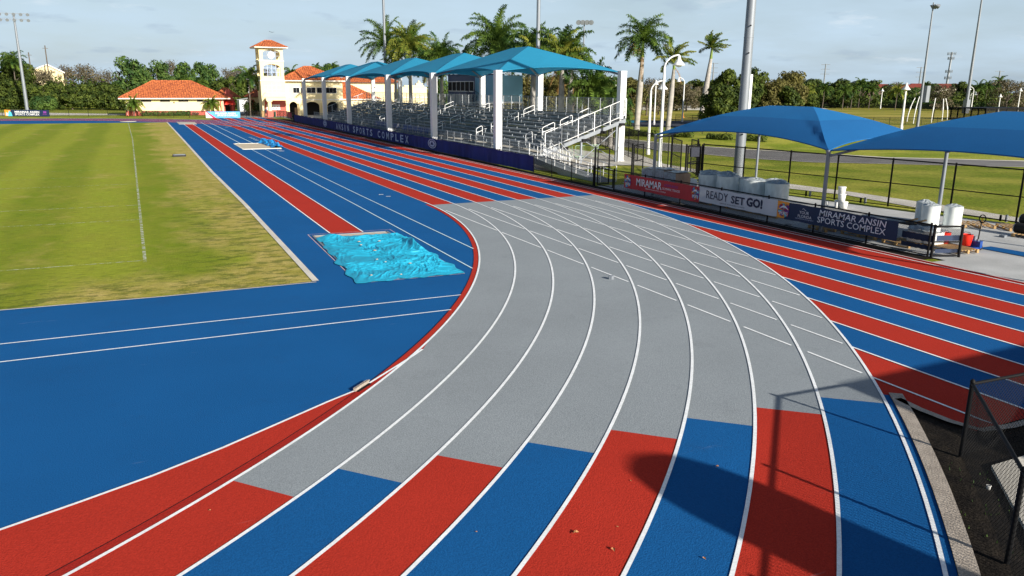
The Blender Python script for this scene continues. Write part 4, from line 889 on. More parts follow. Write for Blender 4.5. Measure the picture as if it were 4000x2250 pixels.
pallet('pallet on the ground under the white rolls, its left one', 13.9, -5.6, 1.57, 0, 2.6, 1.5)
pallet('pallet on the ground under the white rolls, its right one', 14.0, -9.7, 1.57, 0, 3.6, 1.5)
pallet('pallet beneath the wrapped cardboard boxes', 14.0, -1.7, 1.5, 0, 3.0, 1.4)
pallet('pallet behind the navy lettering banner, by the canopy pole', 13.1, -14.6, 1.4)
pallet('pallet behind the navy lettering banner, in its middle', 13.4, -16.4, 1.6, 0, 1.7, 1.0)
pallet('pallet behind the end of the navy banner', 13.3, -18.3, 1.5, 0, 1.3, 1.0)
pallet('pallet carried on the pallet jack', 13.9, -19.9, 1.45, 0.03, 1.4, 1.0)
# wrapped rolls: tall upright cylinders in film with a gathered top
def roll(name, label, x, y, r, h, z=0.14, seed=1, m='wrap', grp='film-wrapped rolls on pallets'):
    t = thing(name, label, 'roll', (x, y, z), grp); p = MB()
    def fn(u, v):
        a = 2*PI*u; k_ = 1+0.035*noise.noise(Vector((math.cos(a)*2+seed, math.sin(a)*2, v*3)))
        return (x+r*k_*math.cos(a), y+r*k_*math.sin(a), z+h*v)
    p.grid(fn, 28, 8); p.build('body', m, t)
    q = MB()
    def top(u, v):
        a = 2*PI*u; k_ = 1-v; wv = 0.06*noise.noise(Vector((math.cos(a)*3+seed, math.sin(a)*3, v*4+seed)))
        return (x+r*1.03*k_*math.cos(a), y+r*1.03*k_*math.sin(a), z+h+0.0+(0.10+0.09*noise.noise(Vector((seed*3, 0, 0))))*math.sin(v*PI/2)+wv*(0.3+v))
    q.grid(top, 28, 6, 0, False); q.build('film_top', 'film', t)
    return t
RL = [(14.35, -5.3, .52, 1.20), (13.75, -5.95, .50, 1.16), (14.4, -6.55, .52, 1.22), (13.65, -7.55, .52, 1.24), (14.5, -8.2, .55, 1.14), (13.75, -9.35, .50, 1.22), (14.5, -9.9, .52, 1.20), (13.85, -10.75, .50, 1.22)]
nmr = ['back roll at the left end', 'front roll second from the left', 'back roll third from the left', 'front roll fourth from the left', 'back roll in the middle', 'front roll sixth from the left', 'back roll seventh from the left', 'front roll at the right end']
for i, (x, y, r, h) in enumerate(RL): roll('wrapped_roll', 'pale green-grey film-wrapped '+nmr[i]+' of the group above the white banner', x, y, r*1.1, h+0.2, 0.14, i*2.3+1)
pp = MB(); pp.grid(lambda u, v: (13.12-0.02*noise.noise(Vector((u*5, v*5, 0))), -5.2-0.55*u, 0.75+0.5*v), 6, 6); tag(pp.build('paper_sheet', 'whitepl'), 'white paper sheet taped to the leftmost wrapped roll', 'paper')
for i, (x, y, n_) in enumerate(((18.75, -14.95, 'left'), (18.1, -15.75, 'middle'), (18.75, -16.35, 'right'))): roll('upright_roll', 'upright white-grey roll beside the right canopy pole, the '+n_+' one of three', x, y, 0.37, 0.92, 0.0, i*3.1+20, 'wrap', 'three upright rolls by the pole')
# wrapped boxes
nmb = ['left', 'middle', 'right']
for i, (y, hh) in enumerate(((-0.65, 1.25), (-1.75, 1.32), (-2.85, 1.25))):
    t = thing('boxed_pallet_load', 'pinkish cardboard load wrapped in film above the red banner, the '+nmb[i]+' of three', 'boxes', (14.1, y, 0.14), 'cardboard loads on the pallet'); p = MB()
    for a in range(2):
        for z in range(3): p.box(13.55+0.52*a, y-0.5, 0.14+z*hh/3.3, 14.05+0.52*a, y+0.0-0.01, 0.13+(z+1)*hh/3.3); p.box(13.55+0.52*a, y+0.01, 0.14+z*hh/3.3, 14.05+0.52*a, y+0.5, 0.13+(z+1)*hh/3.3)
    p.build('cartons', 'card', t); q = MB()
    q.grid(lambda u, v: (13.5+1.15*u, y-0.53+1.06*v, 0.14+hh*0.93+0.05*noise.noise(Vector((u*4+y, v*4, 2)))+0.03), 10, 10, 0, False)
    q.grid(lambda u, v: (13.52+0.02*noise.noise(Vector((u*5, v*5, y))), y-0.53+1.06*u, 0.14+hh*0.92*v), 8, 8, 0, False); q.build('film_cover', 'film', t)
    if i == 2: q = MB(); q.box(13.49, y-0.1, 0.55, 13.5, y+0.2, 0.9); q.build('label_sheet', 'whitepl', t)
pf = MB(); pf.grid(lambda u, v: (12.35+0.5*u, -2.4-1.1*v, 0.02+0.16*abs(noise.noise(Vector((u*5, v*7, 3))))), 12, 16, 0, False); tag(pf.build('plastic_scrap', 'film'), 'crumpled clear plastic lying below the red banner', 'plastic')
# buckets
def bucket(label, x, y, z, r=0.15, h=0.36):
    t = thing('paint_bucket', label, 'bucket', (x, y, z), 'white plastic buckets'); p = MB(); p.lathe([(0.001, z), (r*0.86, z), (r, z+h*0.86), (r*1.0, z+h*.9)], x, y, 20); p.build('pail', 'whitepl', t)
    q = MB(); q.lathe([(r*1.06, z+h*0.86), (r*1.06, z+h*0.97), (r*0.98, z+h), (0.001, z+h)], x, y, 20); q.build('lid', 'whitepl', t)
for lb, x, y, z in (('white bucket on the ground, left in the stack', 18.85, -9.98, 0), ('white bucket on the ground, right in the stack', 18.75, -10.42, 0), ('white bucket in the middle of the stack', 18.8, -10.2, 0.36), ('white bucket on top of the stack', 18.8, -10.16, 0.72)): bucket(lb, x, y, z, 0.19, 0.36)
for lb, y in (('small white tube left of the bucket stack', -9.6), ('small white tube in front of the bucket stack', -10.2)):
    p = MB(); p.lathe([(0.001, 0), (0.055, 0), (0.055, 0.27), (0.035, 0.30), (0.001, 0.30)], 18.5, y, 12); tag(p.build('white_tube', 'whitepl'), lb, 'tube')
# black rubber rolls
for lb, x, z in (('upper black rubber roll at the right edge', 19.75, 0.66), ('lower black rubber roll at the right edge', 19.45, 0.31)):
    t = thing('rubber_roll', lb, 'roll', (x, -19.6, z), 'black rubber rolls'); p = MB(); p.tube((x, -18.75, z), (x+0.2, -21.2, z), 0.22, None, 24); p.build('roll_body', 'blackrub', t)
    q = MB(); q.lathe([(0.001, 0)], 0, 0, 3) if False else None; q.tube((x, -18.72, z), (x, -18.745, z), 0.20, None, 20); q.build('end_wrap', 'film', t)
# pallet jack
t = thing('pallet_jack', 'blue pallet jack with a black loop handle by the end of the fence', 'pallet jack', (14.9, -19.9, 0))
p = MB(); p.bar((14.75, -19.9, 0.12), (13.4, -19.85, 0.10), 0.16, 0.07); p.bar((14.75, -20.3, 0.12), (13.4, -20.25, 0.10), 0.16, 0.07); p.build('fork', 'bluepl', t)
p = MB(); p.prism([(14.7, -20.4), (15.0, -20.3), (15.0, -19.9), (14.7, -19.78)], 0.1, 0.36); p.build('body', 'bluepl', t)
p = MB(); p.tube((14.95, -20.0, 0.2), (14.95, -20.0, 0.5), 0.06); p.tube((14.85, -20.2, 0.15), (14.85, -20.2, 0.42), 0.05); p.build('hydraulic_cylinder', 'galv', t)
for y in (-20.06, -20.22):
    p = MB(); p.tube((15.0, y-0.04, 0.1), (15.0, y+0.04, 0.1), 0.1, None, 16); p.build('wheel', 'blackrub', t)
p = MB(); p.tube((15.0, -20.1, 0.3), (15.2, -20.0, 1.0), 0.022, None, 8); lp = [(15.2+0.05*math.cos(a*PI/6)*0+0.03, -20.0+0.13*math.sin(a*PI/6), 1.14-0.15*math.cos(a*PI/6)) for a in range(13)]; p.path(lp, 0.02, 6); hd = p.build('handle', 'black', t)
p = MB(); p.box(15.2, -20.02, 1.05, 15.24, -19.98, 1.17); p.build('release_lever', 'yellow', hd)
for lb, x, y, z in (('bright red can standing right, beside the jack handle', 14.55, -19.95, 0.17), ('bright red can lying left, behind the fence post', 14.2, -19.3, 0.17)):
    t = thing('red_can', lb, 'can', (x, y, z), 'red plastic cans'); p = MB(); p.lathe([(0.001, z), (0.16, z), (0.2, z+0.3), (0.21, z+0.42)], x, y, 18); p.build('pail', 'redpl', t); q = MB(); q.path([(x, y-0.2, z+0.4), (x, y-0.1, z+0.5), (x, y+0.1, z+0.5), (x, y+0.2, z+0.4)], 0.012, 6); q.build('bail', 'galv', t)
t = thing('crate_load', 'white cartons and bags piled on the pallet by the fence end', 'cartons', (13.8, -18.6, 0)); p = MB()
for a in ((13.4, -18.9, 0.15, 13.95, -18.3, 0.55), (13.5, -19.4, 0.15, 14.05, -18.95, 0.62), (13.5, -19.3, 0.62, 13.9, -18.9, 0.78)): p.box(*a)
p.build('cartons', 'whitepl', t); p = MB(); p.grid(lambda u, v: (13.35+0.75*u, -19.5+1.3*v, 0.66+0.16*noise.noise(Vector((u*4, v*5, 1)))), 12, 14, 0, False); p.build('plastic_cover', 'film', t)
t = thing('timber_offcuts', 'short yellow timber offcuts stacked on the table behind the banner', 'timber', (14.5, -17.8, 0)); p = MB()
for i in range(6): p.bar((14.3, -17.5-0.13*i, 0.72+0.05*(i % 3)), (14.65, -17.45-0.13*i, 0.74+0.05*(i % 3)), 0.07, 0.05)
p.build('offcuts', 'wood', t); p = MB(); p.box(14.1, -18.4, 0.62, 14.9, -17.2, 0.66); 
for a, b_ in ((14.15, -18.35), (14.85, -18.35), (14.15, -17.25), (14.85, -17.25)): p.tube((a, b_, 0), (a, b_, 0.62), 0.02)
p.build('table', 'black', t)
p = MB(); p.poly([(15.3, -19.95), (16.0, -20.0), (16.3, -24), (15.2, -24.2), (15.3, -21.6)][::-1], 0, 0.02); p.prism([(15.28, -19.97), (15.98, -20.02), (16.1, -22), (15.4, -22.1)][::-1], 0.0, 0.018); tag(p.build('rubber_strip', 'blue'), 'blue rubber strip laid on the yard concrete', 'strip')
for lb, x, y in (('small grey valve box on the yard concrete', 18.46, -18.87), ('small grey clod below the navy banner', 12.3, -13.2)):
    p = MB(); p.prism([(x-.1, y-.12), (x+.1, y-.1), (x+.12, y+.1), (x-.08, y+.12)], 0.0, 0.09); tag(p.build('small_box', 'galv'), lb, 'box')
p = MB(); p.lathe([(0.001, -0.02), (0.028, -0.02), (0.036, 0.045), (0.028, 0.05), (0.02, -0.01)], -2.30, -32.15, 10); tag(p.build('paper_cup', 'whitepl'), 'crumpled white cup on the soil behind the near fence', 'cup')
# low black conduit ends along the tall fence
for i, (x, y) in enumerate(((20.6, -6.1), (21.25, -9.3), (22.35, -16.2))):
    t = thing('conduit_pair', 'pair of short conduit stubs at the foot of the tall fence, the '+['left', 'middle', 'right'][i]+' pair', 'conduit', (x, y, 0), 'conduit stubs by the tall fence'); p = MB(); p.tube((x, y, 0), (x, y, 0.28), 0.05); p.build('stub', 'black', t); p = MB(); p.tube((x+0.05, y-0.25, 0), (x+0.05, y-0.25, 0.32), 0.06); p.build('stub', 'galv', t)

# ------------------------------------------------------------------ masts and lamps
def mast(label, x, y, h, r0, r1, bands=(), label2=None):
    t = thing('light_mast', label, 'light mast', (x, y, 0)); p = MB(); p.tube((x, y, 0.0), (x, y, h), r0, r1, 28); p.build('pole', 'galv', t)
    p = MB()
    for z in bands: rr = r0+(r1-r0)*z/h; p.tube((x, y, z), (x, y, z+0.05), rr*1.045, None, 28)
    p.tube((x, y, 0), (x, y, 0.06), r0*1.5, None, 20); p.build('collar', 'galv', t)
    return t
def floods(t, x, y, z, ax, n_, dirv, rows=2, gap=1.0):
    A = Vector((ax[0], ax[1], 0)).normalized(); p = MB()
    L = gap*(n_-1)/2; dz = 1.3
    for r_ in range(rows): c = Vector((x, y, z-r_*dz)); p.bar(c-A*(L+0.2), c+A*(L+0.2), 0.1, 0.1)
    p.build('crossarm', 'galv', t); D = Vector((dirv[0], dirv[1], -0.5)).normalized()
    for r_ in range(rows):
        for i in range(n_):
            c = Vector((x, y, z-r_*dz))+A*(-L+gap*i)+D*0.35; q = MB(); q.tube(c-D*0.28, c+D*0.28, 0.16, 0.38, 14); q.build('floodlight', 'galv', t)
bm = mast('thick grey light mast rising behind the wrapped rolls', 21.3, 0.35, 26, 0.325, 0.215, (1.5, 8.9, 17))
p = MB(); p.box(21.72, 0.55, 4.35, 22.05, 1.0, 6.75); p.build('equipment_box', 'white', bm)
for z in (3.1, 3.6, 8.0, 9.6): p = MB(); p.tube((21.12, 0.06, z), (21.10, 0.02, z), 0.05, None, 10); p.build('hand_hole', 'black', bm)
floods(bm, 21.3, 0.35, 26, (0.3, 1), 5, (-1, 0.3))
mt = mast('grey light mast beside the far end of the stand', 28, 99.8, 30, 0.26, 0.19); floods(mt, 28, 99.8, 30, (0, 1), 5, (-1, 0))
mt = mast('grey light mast behind the middle of the stand', 27, 39.5, 28, 0.24, 0.16); floods(mt, 27, 39.5, 28, (0, 1), 5, (-1, 0))
mt = mast('tall light mast with nine floodlights beyond the infield at the left', -35.95, 187.7, 22.4, 0.42, 0.2); floods(mt, -35.95, 187.7, 22.3, (1, -0.1), 5, (0.1, -1), 2, 1.45)
mt = mast('slim floodlight mast on the right field, its lamps near the picture top', 103.42, 50.8, 19.4, 0.25, 0.10, (6, 12)); floods(mt, 103.4, 50.8, 19.0, (0.35, 0.94), 3, (0.9, -0.35), 1, 0.6)
p = MB(); p.box(103.8, 50.2, 4.0, 104.6, 51.0, 6.6); p.build('control_cabinet', 'galv', mt)
mt = mast('slim light mast at the far right that leaves the picture at the top', 189.5, 102.75, 42, 0.45, 0.12, (10, 22)); p = MB(); p.box(188.8, 102.2, 0, 190.2, 103.3, 3.6); p.build('base_cabinet', 'galv', mt); floods(mt, 189.5, 102.75, 42, (0, 1), 4, (-1, 0))
mt = mast('small light mast with four lamps behind the stand roof', 48.4, 66.1, 15.6, 0.14, 0.09); floods(mt, 48.4, 66.1, 15.5, (0.9, -0.44), 4, (-0.4, -1), 1, 0.62)
def lamp(label, x, y, h, sc_=1.0, ang=0.0, double=False, straight=False):
    t = thing('street_lamp', label, 'street lamp', (0, 0, 0), 'white bell street lamps'); k_ = sc_
    p = MB(); p.tube((0, 0, 0), (0, 0, h-0.9*k_), 0.14*k_, 0.09*k_, 14); p.tube((0, 0, 0), (0, 0, 0.5), 0.19*k_, 0.17*k_, 14); p.build('post', 'white', t)
    def bell(cx, z): 
        q = MB(); q.lathe([(0.03*k_, z+0.55*k_), (0.09*k_, z+0.5*k_), (0.13*k_, z+0.3*k_), (0.2*k_, z+0.12*k_), (0.42*k_, z-0.12*k_), (0.44*k_, z-0.2*k_), (0.36*k_, z-0.2*k_), (0.001, z-0.1*k_)], cx, 0, 20); q.build('bell_shade', 'white', t)
        q = MB(); q.lathe([(0.24*k_, z-0.14*k_), (0.2*k_, z-0.28*k_), (0.001, z-0.34*k_)], cx, 0, 16); q.build('globe', 'whitepl', t)
    if straight: bell(0, h-0.65*k_)
    else:
        q = MB(); arcp = [(1.05*k_*(1-math.cos(a*PI/2/8))*1.0, 0, h-0.95*k_+0.95*k_*math.sin(a*PI/2/8)) for a in range(9)]
        q.path(arcp, 0.065*k_, 10); q.build('arm', 'white', t); bell(1.05*k_, h-0.55*k_)
        if double: 
            q = MB(); q.path([(-a_[0], 0, a_[2]) for a_ in arcp], 0.065*k_, 10); q.build('arm', 'white', t); bell(-1.05*k_, h-0.55*k_)
    t.location = (x, y, 0); t.rotation_euler = (0, 0, ang); return t
lamp('white gooseneck street lamp nearer the white stand column', 29.1, 21.3, 6.55, 1.0, -0.5)
lamp('taller white gooseneck street lamp in front of the leaning palm', 22.4, 10.3, 8.25, 0.98, -0.5)
lamp('white street lamp behind the dip between the royal blue canopies', 94.8, 47.0, 7.15, 1.45, 0.0, False, True)
for lb, x, y, h, a, st in (('far white street lamp at the left end of the right tree line', 242.8, 204.8, 6.2, -1, True), ('white street lamp right of the bare pinkish tree', 210.6, 147.5, 6.6, -1, True), ('low white street lamp left of the yellow palm', 246.9, 173.6, 5.6, -1, False),
    ('taller white lamp of the pair right of the slim masts', 216.8, 120.1, 7.1, 2.6, False), ('shorter white lamp of the pair right of the slim masts', 222, 124.4, 5.6, -0.6, False), ('far white lamp near the right edge, left of the last one', 214.6, 110.2, 5.2, -1, True), ('last white street lamp at the right edge', 223.3, 110.1, 6.9, -1, True),
    ('far white gooseneck lamp right of the leaning palm trunk', 118.4, 110.0, 6.0, 2.7, False), ('far white gooseneck lamp between two palm trunks', 104, 103, 6.1, -0.4, False), ('far white lamp left of the big dark trees', 150, 128, 5.6, 0, True),
    ('white lamp left of the clock tower', 11.05, 150, 8.1, 0, True), ('far white lamp seen under the teal roof, left', 62, 78, 7.8, 2.7, False), ('far white lamp seen under the teal roof, right', 66, 72, 7.4, 0, True), ('far white lamp just left of the corner column', 78, 80, 7.9, 2.6, False)):
    lamp(lb, x, y, h, 1.25 if x > 100 else 1.0, a, False, st)
# curved white posts of the throwing cage
for i, (x, y, h, b_) in enumerate(((121.95, 67.4, 4.5, 1.0), (115, 60.6, 4.8, .5), (122.5, 62.6, 4.5, .2), (133.8, 68.7, 4.3, -.3), (139.9, 72.0, 4.3, -.9))):
    p = MB(); V2 = Vector((0.9, -0.43, 0)); pts = [Vector((x, y, 0))+V2*b_*(k_/8)**2+Vector((0, 0, h*k_/8)) for k_ in range(9)]; p.path(pts, 0.085, 8); p.tube(pts[4], pts[5], 0.12)
    tag(p.build('cage_post', 'white'), 'curved white throwing-cage post, '+ORD[i]+' from the left on the right field', 'post', 'throwing cage posts')
p = MB(); p.grid(lambda u, v: (128+2.5*u+0.8*math.sin(v*2), 66.5+2*u, 0.2+5.5*v), 10, 14, 0, False); 
cn = MB(); chain(cn, (127.8, 66.3), (131.0, 68.5), 0.1, 4.2, 0.16, 0.012); tag(cn.build('cage_net', 'black'), 'dark net hanging between the curved cage posts', 'net')
t = thing('dugout', 'black meshed dugout with flat roof below the slim masts', 'dugout', (143.3, 73.8, 0)); p = MB(); p.box(143, 66, 2.3, 160, 74, 2.5); p.build('roof', 'black', t)
p = MB()
for i in range(6): p.box(143+i*3.3, 65.9, 0, 143.2+i*3.3, 66.1, 2.4); p.box(143, 66+i*1.5, 0, 143.2, 66.2+i*1.5, 2.4)
p.build('frame', 'black', t); p = MB(); chain(p, (143, 66), (160, 66), 0, 2.3, 0.2, 0.03); chain(p, (143, 66), (143, 74), 0, 2.3, 0.2, 0.03); p.build('mesh_panel', 'black', t)
fence('chain_link_fence', 'low black fence across the right playing field', [(78, 82), (85, 66), (100, 60), (118, 55), (150, 52)], 1.25, 3.2, 0.14, 0.035, False, False, 0.006)
fence('chain_link_fence', 'low black fence along the lawn beyond the road', [(43, 62), (47, 50), (52, 42), (60, 33)], 1.1, 3.2, 0.12, 0.03, False, False, 0.004)
fence('chain_link_fence', 'far black fence in front of the right tree line', [(150, 190), (176, 165), (206, 152), (226, 120), (232, 90)], 1.6, 6, 0.3, 0.05, False, False, 0.012)
p = MB(); p.lathe([(0.001, 0), (0.3, 0), (0.3, 0.06), (0.18, 0.08), (0.05, 1.0), (0.001, 1.0)], 91.9, 97.8, 14); tag(p.build('traffic_cone', 'orangecone'), 'pale orange cone on the field beyond the dark court', 'cone')
p = MB(); p.prism([(200.5, 168), (203, 166.2), (203.4, 166.8), (200.9, 168.6)], 0, 0.9); tag(p.build('park_bench_wall', 'tank'), 'tan bench wall in front of the far right trees', 'bench')
# power pylons and phone mast
for lb, x, y, h, k_ in (('far power pylon above the palm at centre right', 390, 341.5, 22.0, 1), ('far power pylon left of the slim floodlight mast', 445, 315, 20.5, 1), ('far power pylon near the right edge', 492, 294, 18.5, 1), ('far power pylon left of the big dark trees', 326.5, 373.5, 22.4, 1)):
    t = thing('power_pylon', lb, 'pylon', (x, y, 0), 'far power pylons'); p = MB(); p.tube((x, y, 0), (x, y, h), 0.55, 0.35, 8); p.build('pole', 'galv', t); p = MB()
    for z in (h-0.4, h-3.2, h-6.2): p.bar((x-2.2, y+1.6, z), (x+2.2, y-1.6, z), 0.3, 0.3)
    p.build('crossarms', 'galv', t)
t = thing('phone_mast', 'far cellular mast with antenna clusters between the slim light masts', 'cell tower', (367, 239, 0)); p = MB(); p.tube((367, 239, 0), (370, 240.5, 25), 0.7, 0.45, 10); p.build('pole', 'galv', t)
for z, k_ in ((24.3, 3.2), (22, 2.4), (15.5, 2.6), (12.3, 2.6)):
    p = MB(); cx = 367+3*z/25; cy = 239+1.5*z/25
    for a in range(6): p.box(cx+k_*0.6*math.cos(a)-0.12, cy+k_*0.6*math.sin(a)-0.12, z-0.7, cx+k_*0.6*math.cos(a)+0.12, cy+k_*0.6*math.sin(a)+0.12, z+0.7); p.bar((cx, cy, z), (cx+k_*0.6*math.cos(a), cy+k_*0.6*math.sin(a), z), 0.12, 0.12)
    p.build('antenna_cluster', 'galv', t)
for lb, x, y, h in (('thin wooden pole above the left trees', -34, 236, 17.2), ('shorter thin pole above the left trees', -38.4, 236, 15.2)):
    p = MB(); p.tube((x, y, 0), (x, y, h), 0.22, 0.14, 8); p.bar((x-0.7, y, h-0.8), (x+0.7, y, h-0.8), 0.12, 0.12); tag(p.build('utility_pole', 'bark'), lb, 'utility pole')

# ------------------------------------------------------------------ buildings
def hip_roof(mb, x0, y0, x1, y1, ze, zr, ra, rb=None, m=0, over=0.0, ribs=0.45, eave=None, rm=1):
    """hip roof over a rectangle; ridge along x from ra to rb"""
    ym = (y0+y1)/2; v = [(x0, y0, ze), (x1, y0, ze), (x1, y1, ze), (x0, y1, ze), (ra, ym, zr), (rb, ym, zr)]
    mb.add(v, [(0, 1, 5, 4), (1, 2, 5), (2, 3, 4, 5), (3, 0, 4)], m)
    # barrel tile courses laid up the near slope and both ends
    n_ = int((x1-x0)/ribs)
    for i in range(n_+1):
        x = x0+(x1-x0)*(i+0.5)/(n_+1)
        if x < ra: top = (x-x0)/(ra-x0)
        elif x > rb: top = (x1-x)/(x1-rb)
        else: top = 1
        if top < 0.04: continue
        for (ya, yb) in ((y0, ym), (y1, ym)):
            a = Vector((x, ya, ze)); b_ = Vector((x, ya+(yb-ya)*top, ze+(zr-ze)*top)); mb.tube(a, b_, 0.085, None, 6, m, False)
    n_ = int((y1-y0)/ribs)
    for i in range(n_+1):
        y = y0+(y1-y0)*(i+0.5)/(n_+1); top = 1-abs(y-ym)/((y1-y0)/2)
        if top < 0.04: continue
        for (xa, xb) in ((x0, ra), (x1, rb)):
            a = Vector((xa, y, ze)); b_ = Vector((xa+(xb-xa)*top, y, ze+(zr-ze)*top)); mb.tube(a, b_, 0.085, None, 6, m, False)
    for a, b_ in (((x0, y0, ze), (ra, ym, zr)), ((x1, y0, ze), (rb, ym, zr)), ((x1, y1, ze), (rb, ym, zr)), ((x0, y1, ze), (ra, ym, zr)), ((ra, ym, zr), (rb, ym, zr))):
        if (Vector(a)-Vector(b_)).length > 0.1: mb.tube(a, b_, 0.12, None, 8, m)
def eaves(mb, x0, y0, x1, y1, ze, hgt=0.22):
    mb.box(x0-0.03, y0-0.03, ze-hgt, x1+0.03, y1+0.03, ze-0.01)
# cream restroom building at the left
LB = thing('cream_building', 'low cream building with orange tiled hip roof beyond the infield', 'building', (-5, 146, 0))
p = MB(); p.box(-14.1, 140.2, 0.9, 4.6, 151.5, 3.3); p.build('wall', 'wall', LB)
p = MB(); p.box(-14.2, 140.1, 0, 4.7, 151.6, 0.9); p.build('plinth', 'pinkwall', LB)
p = MB(); hip_roof(p, -15.3, 139.0, 5.8, 152.7, 3.5, 6.95, -8.6, -1.0); rf = p.build('roof', 'tile', LB); p = MB(); eaves(p, -15.3, 139.0, 5.8, 152.7, 3.5); p.build('gutter', 'trim', rf)
for x0 in (-11.25, -7.75, -4.25, -0.7):
    f = MB(); f.box(x0, 140.12, 2.68, x0+2.0, 140.19, 3.16); fr = f.build('window', 'trim', LB); q = MB(); q.box(x0+0.06, 140.06, 2.74, x0+1.94, 140.11, 3.10); q.build('pane', 'dark', fr)
for x in (-14.0, 4.4): p = MB(); p.tube((x-0.15, 140.0, 3.3), (x, 140.0, 3.0), 0.07); p.tube((x, 140.0, 3.0), (x, 140.0, 0.1), 0.07); p.build('downpipe', 'trim', LB)
p = MB(); 
for x in (3.4, 3.9, 4.35): p.box(x, 140.0, 0.9, x+0.2, 140.08, 3.2)
p.build('coral_stripe', 'pinkwall', LB)
p = MB(); p.box(-5.2, 140.1, 2.45, -4.95, 140.18, 2.7); p.build('wall_lamp', 'dark', LB)
AN = thing('entrance_porch', 'coral porch with curved gable and red awning right of the cream building', 'porch', (6.3, 146, 0))
p = MB(); p.box(4.8, 144, 0, 5.2, 144.5, 3.0); p.box(6.6, 144, 0, 7.0, 144.5, 3.0); p.box(4.8, 147, 0, 7.6, 152, 3.3); p.build('wall', 'pinkwall', AN)
p = MB(); p.prism([(5.0, 143.9), (6.9, 143.9), (6.9, 144.6), (5.0, 144.6)], 3.0, 4.2); 
for k_ in range(8): a = PI*k_/8; b_ = PI*(k_+1)/8; p.add([(5.95-0.6*math.cos(a), 143.9, 4.2+1.1*math.sin(a)), (5.95-0.6*math.cos(b_), 143.9, 4.2+1.1*math.sin(b_)), (5.95-0.6*math.cos(b_), 144.6, 4.2+1.1*math.sin(b_)), (5.95-0.6*math.cos(a), 144.6, 4.2+1.1*math.sin(a))], [(0, 1, 2, 3)])
p.add([(5.95-0.6*math.cos(PI*k_/12), 143.9, 4.2+1.1*math.sin(PI*k_/12)) for k_ in range(13)], [tuple(range(13))]); p.build('gable', 'pinkwall', AN)
p = MB(); hip_roof(p, 3.5, 145.0, 8.6, 153, 3.6, 5.5, 5.5, 6.5); p.build('roof', 'tile', AN)
p = MB(); p.add([(5.0, 143.8, 2.8), (7.1, 143.8, 2.8), (7.3, 142.9, 2.3), (4.8, 142.9, 2.3)], [(0, 1, 2, 3)]); p.add([(4.8, 142.9, 2.3), (7.3, 142.9, 2.3), (7.3, 142.9, 2.05), (4.8, 142.9, 2.05)], [(0, 1, 2, 3)]); p.build('awning', 'redpl', AN)
p = MB(); p.box(5.3, 146.9, 0, 6.5, 146.98, 2.4); p.build('doorway', 'dark', AN)
# clock tower
TW = thing('clock_tower', 'tall cream clock tower with orange pyramid roof and arched openings', 'clock tower', (13, 130, 0))
def arch_wall(mb, x0, x1, z0, z1, y, th, openings, m=0, n_=12):
    """wall in plane y..y+th with arched openings (xa, xb, za, zspring, ztop)"""
    xs = x0
    for (xa, xb, za, zs, zt) in openings:
        mb.box(xs, y, z0, xa, y+th, z1, m)
        if za > z0: mb.box(xa, y, z0, xb, y+th, za, m)
        pts = []
        for i in range(n_+1):
            a = PI*i/n_; pts.append((xa+(xb-xa)*(1-math.cos(a))/2, zs+(zt-zs)*math.sin(a)))
        for (p0, p1) in zip(pts[:-1], pts[1:]):
            mb.add([(p0[0], y, p0[1]), (p1[0], y, p1[1]), (p1[0], y, z1), (p0[0], y, z1)], [(0, 1, 2, 3)], m)
            mb.add([(p0[0], y, p0[1]), (p1[0], y, p1[1]), (p1[0], y+th, p1[1]), (p0[0], y+th, p0[1])], [(3, 2, 1, 0)], m)
            mb.add([(p0[0], y+th, p0[1]), (p1[0], y+th, p1[1]), (p1[0], y+th, z1), (p0[0], y+th, z1)], [(3, 2, 1, 0)], m)
        xs = xb
    mb.box(xs, y, z0, x1, y+th, z1, m)
TX0, TX1, TY0, TY1 = 10.72, 15.35, 128.2, 132.8
p = MB(); op2 = (11.35, 14.68, 7.9, 9.55, 10.22); op1 = (11.42, 14.75, 11.0, 12.4, 12.98)
p.box(TX0-0.05, TY0, 3.4, TX1+0.1, TY1, 7.05)
for zz0, zz1, op in ((7.05, 10.8, op2), (10.8, 13.3, op1)):
    arch_wall(p, TX0, TX1, zz0, zz1, TY0, 0.4, [op]); arch_wall(p, TX0, TX1, zz0, zz1, TY1-0.4, 0.4, [op])
    yo = [(TY0+0.65, TY1-0.65, op[2], op[3], op[4])]
    for xx in (TX0, TX1-0.4):
        q = MB(); arch_wall(q, TY0+0.4, TY1-0.4, zz0, zz1, 0, 0.4, yo)
        p.add([(xx+v[1], v[0], v[2]) for v in q.v], q.f, 0)
p.box(TX0+0.4, TY0+0.4, 7.3, TX1-0.4, TY1-0.4, 7.5); p.build('wall', 'wall', TW)
p = MB()
for zz in (10.72, 6.9): p.box(TX0-0.12, TY0-0.12, zz, TX1+0.12, TY1+0.12, zz+0.25)
p.build('cornice', 'trim', TW)
p = MB(); hip_roof(p, 9.85, 127.35, 16.25, 133.65, 13.5, 14.85, 12.4, 13.7, 0, 0, 0.35); rf = p.build('roof', 'tile', TW); p = MB(); p.box(9.82, 127.32, 13.3, 16.28, 133.68, 13.48); p.build('eaves', 'trim', rf)
for op in (op2, op1):
    p = MB()
    for i in range(1, 4): x = op[0]+(op[1]-op[0])*i/4; p.box(x-0.05, TY0+0.15, op[2], x+0.05, TY0+0.23, op[4]-0.02 if i == 2 else op[4]-0.14)
    for i in range(1, 3): z = op[2]+0.78*i; p.box(op[0], TY0+0.14, z-0.045, op[1], TY0+0.24, z+0.045)
    p.build('window_grille', 'inkl' if op is op2 else 'galv', TW)
p = MB(); p.tube((13.08, TY0-0.02, 11.93), (13.08, TY0+0.12, 11.93), 0.66, None, 32); ck = p.build('clock_face', 'whitepl', TW)
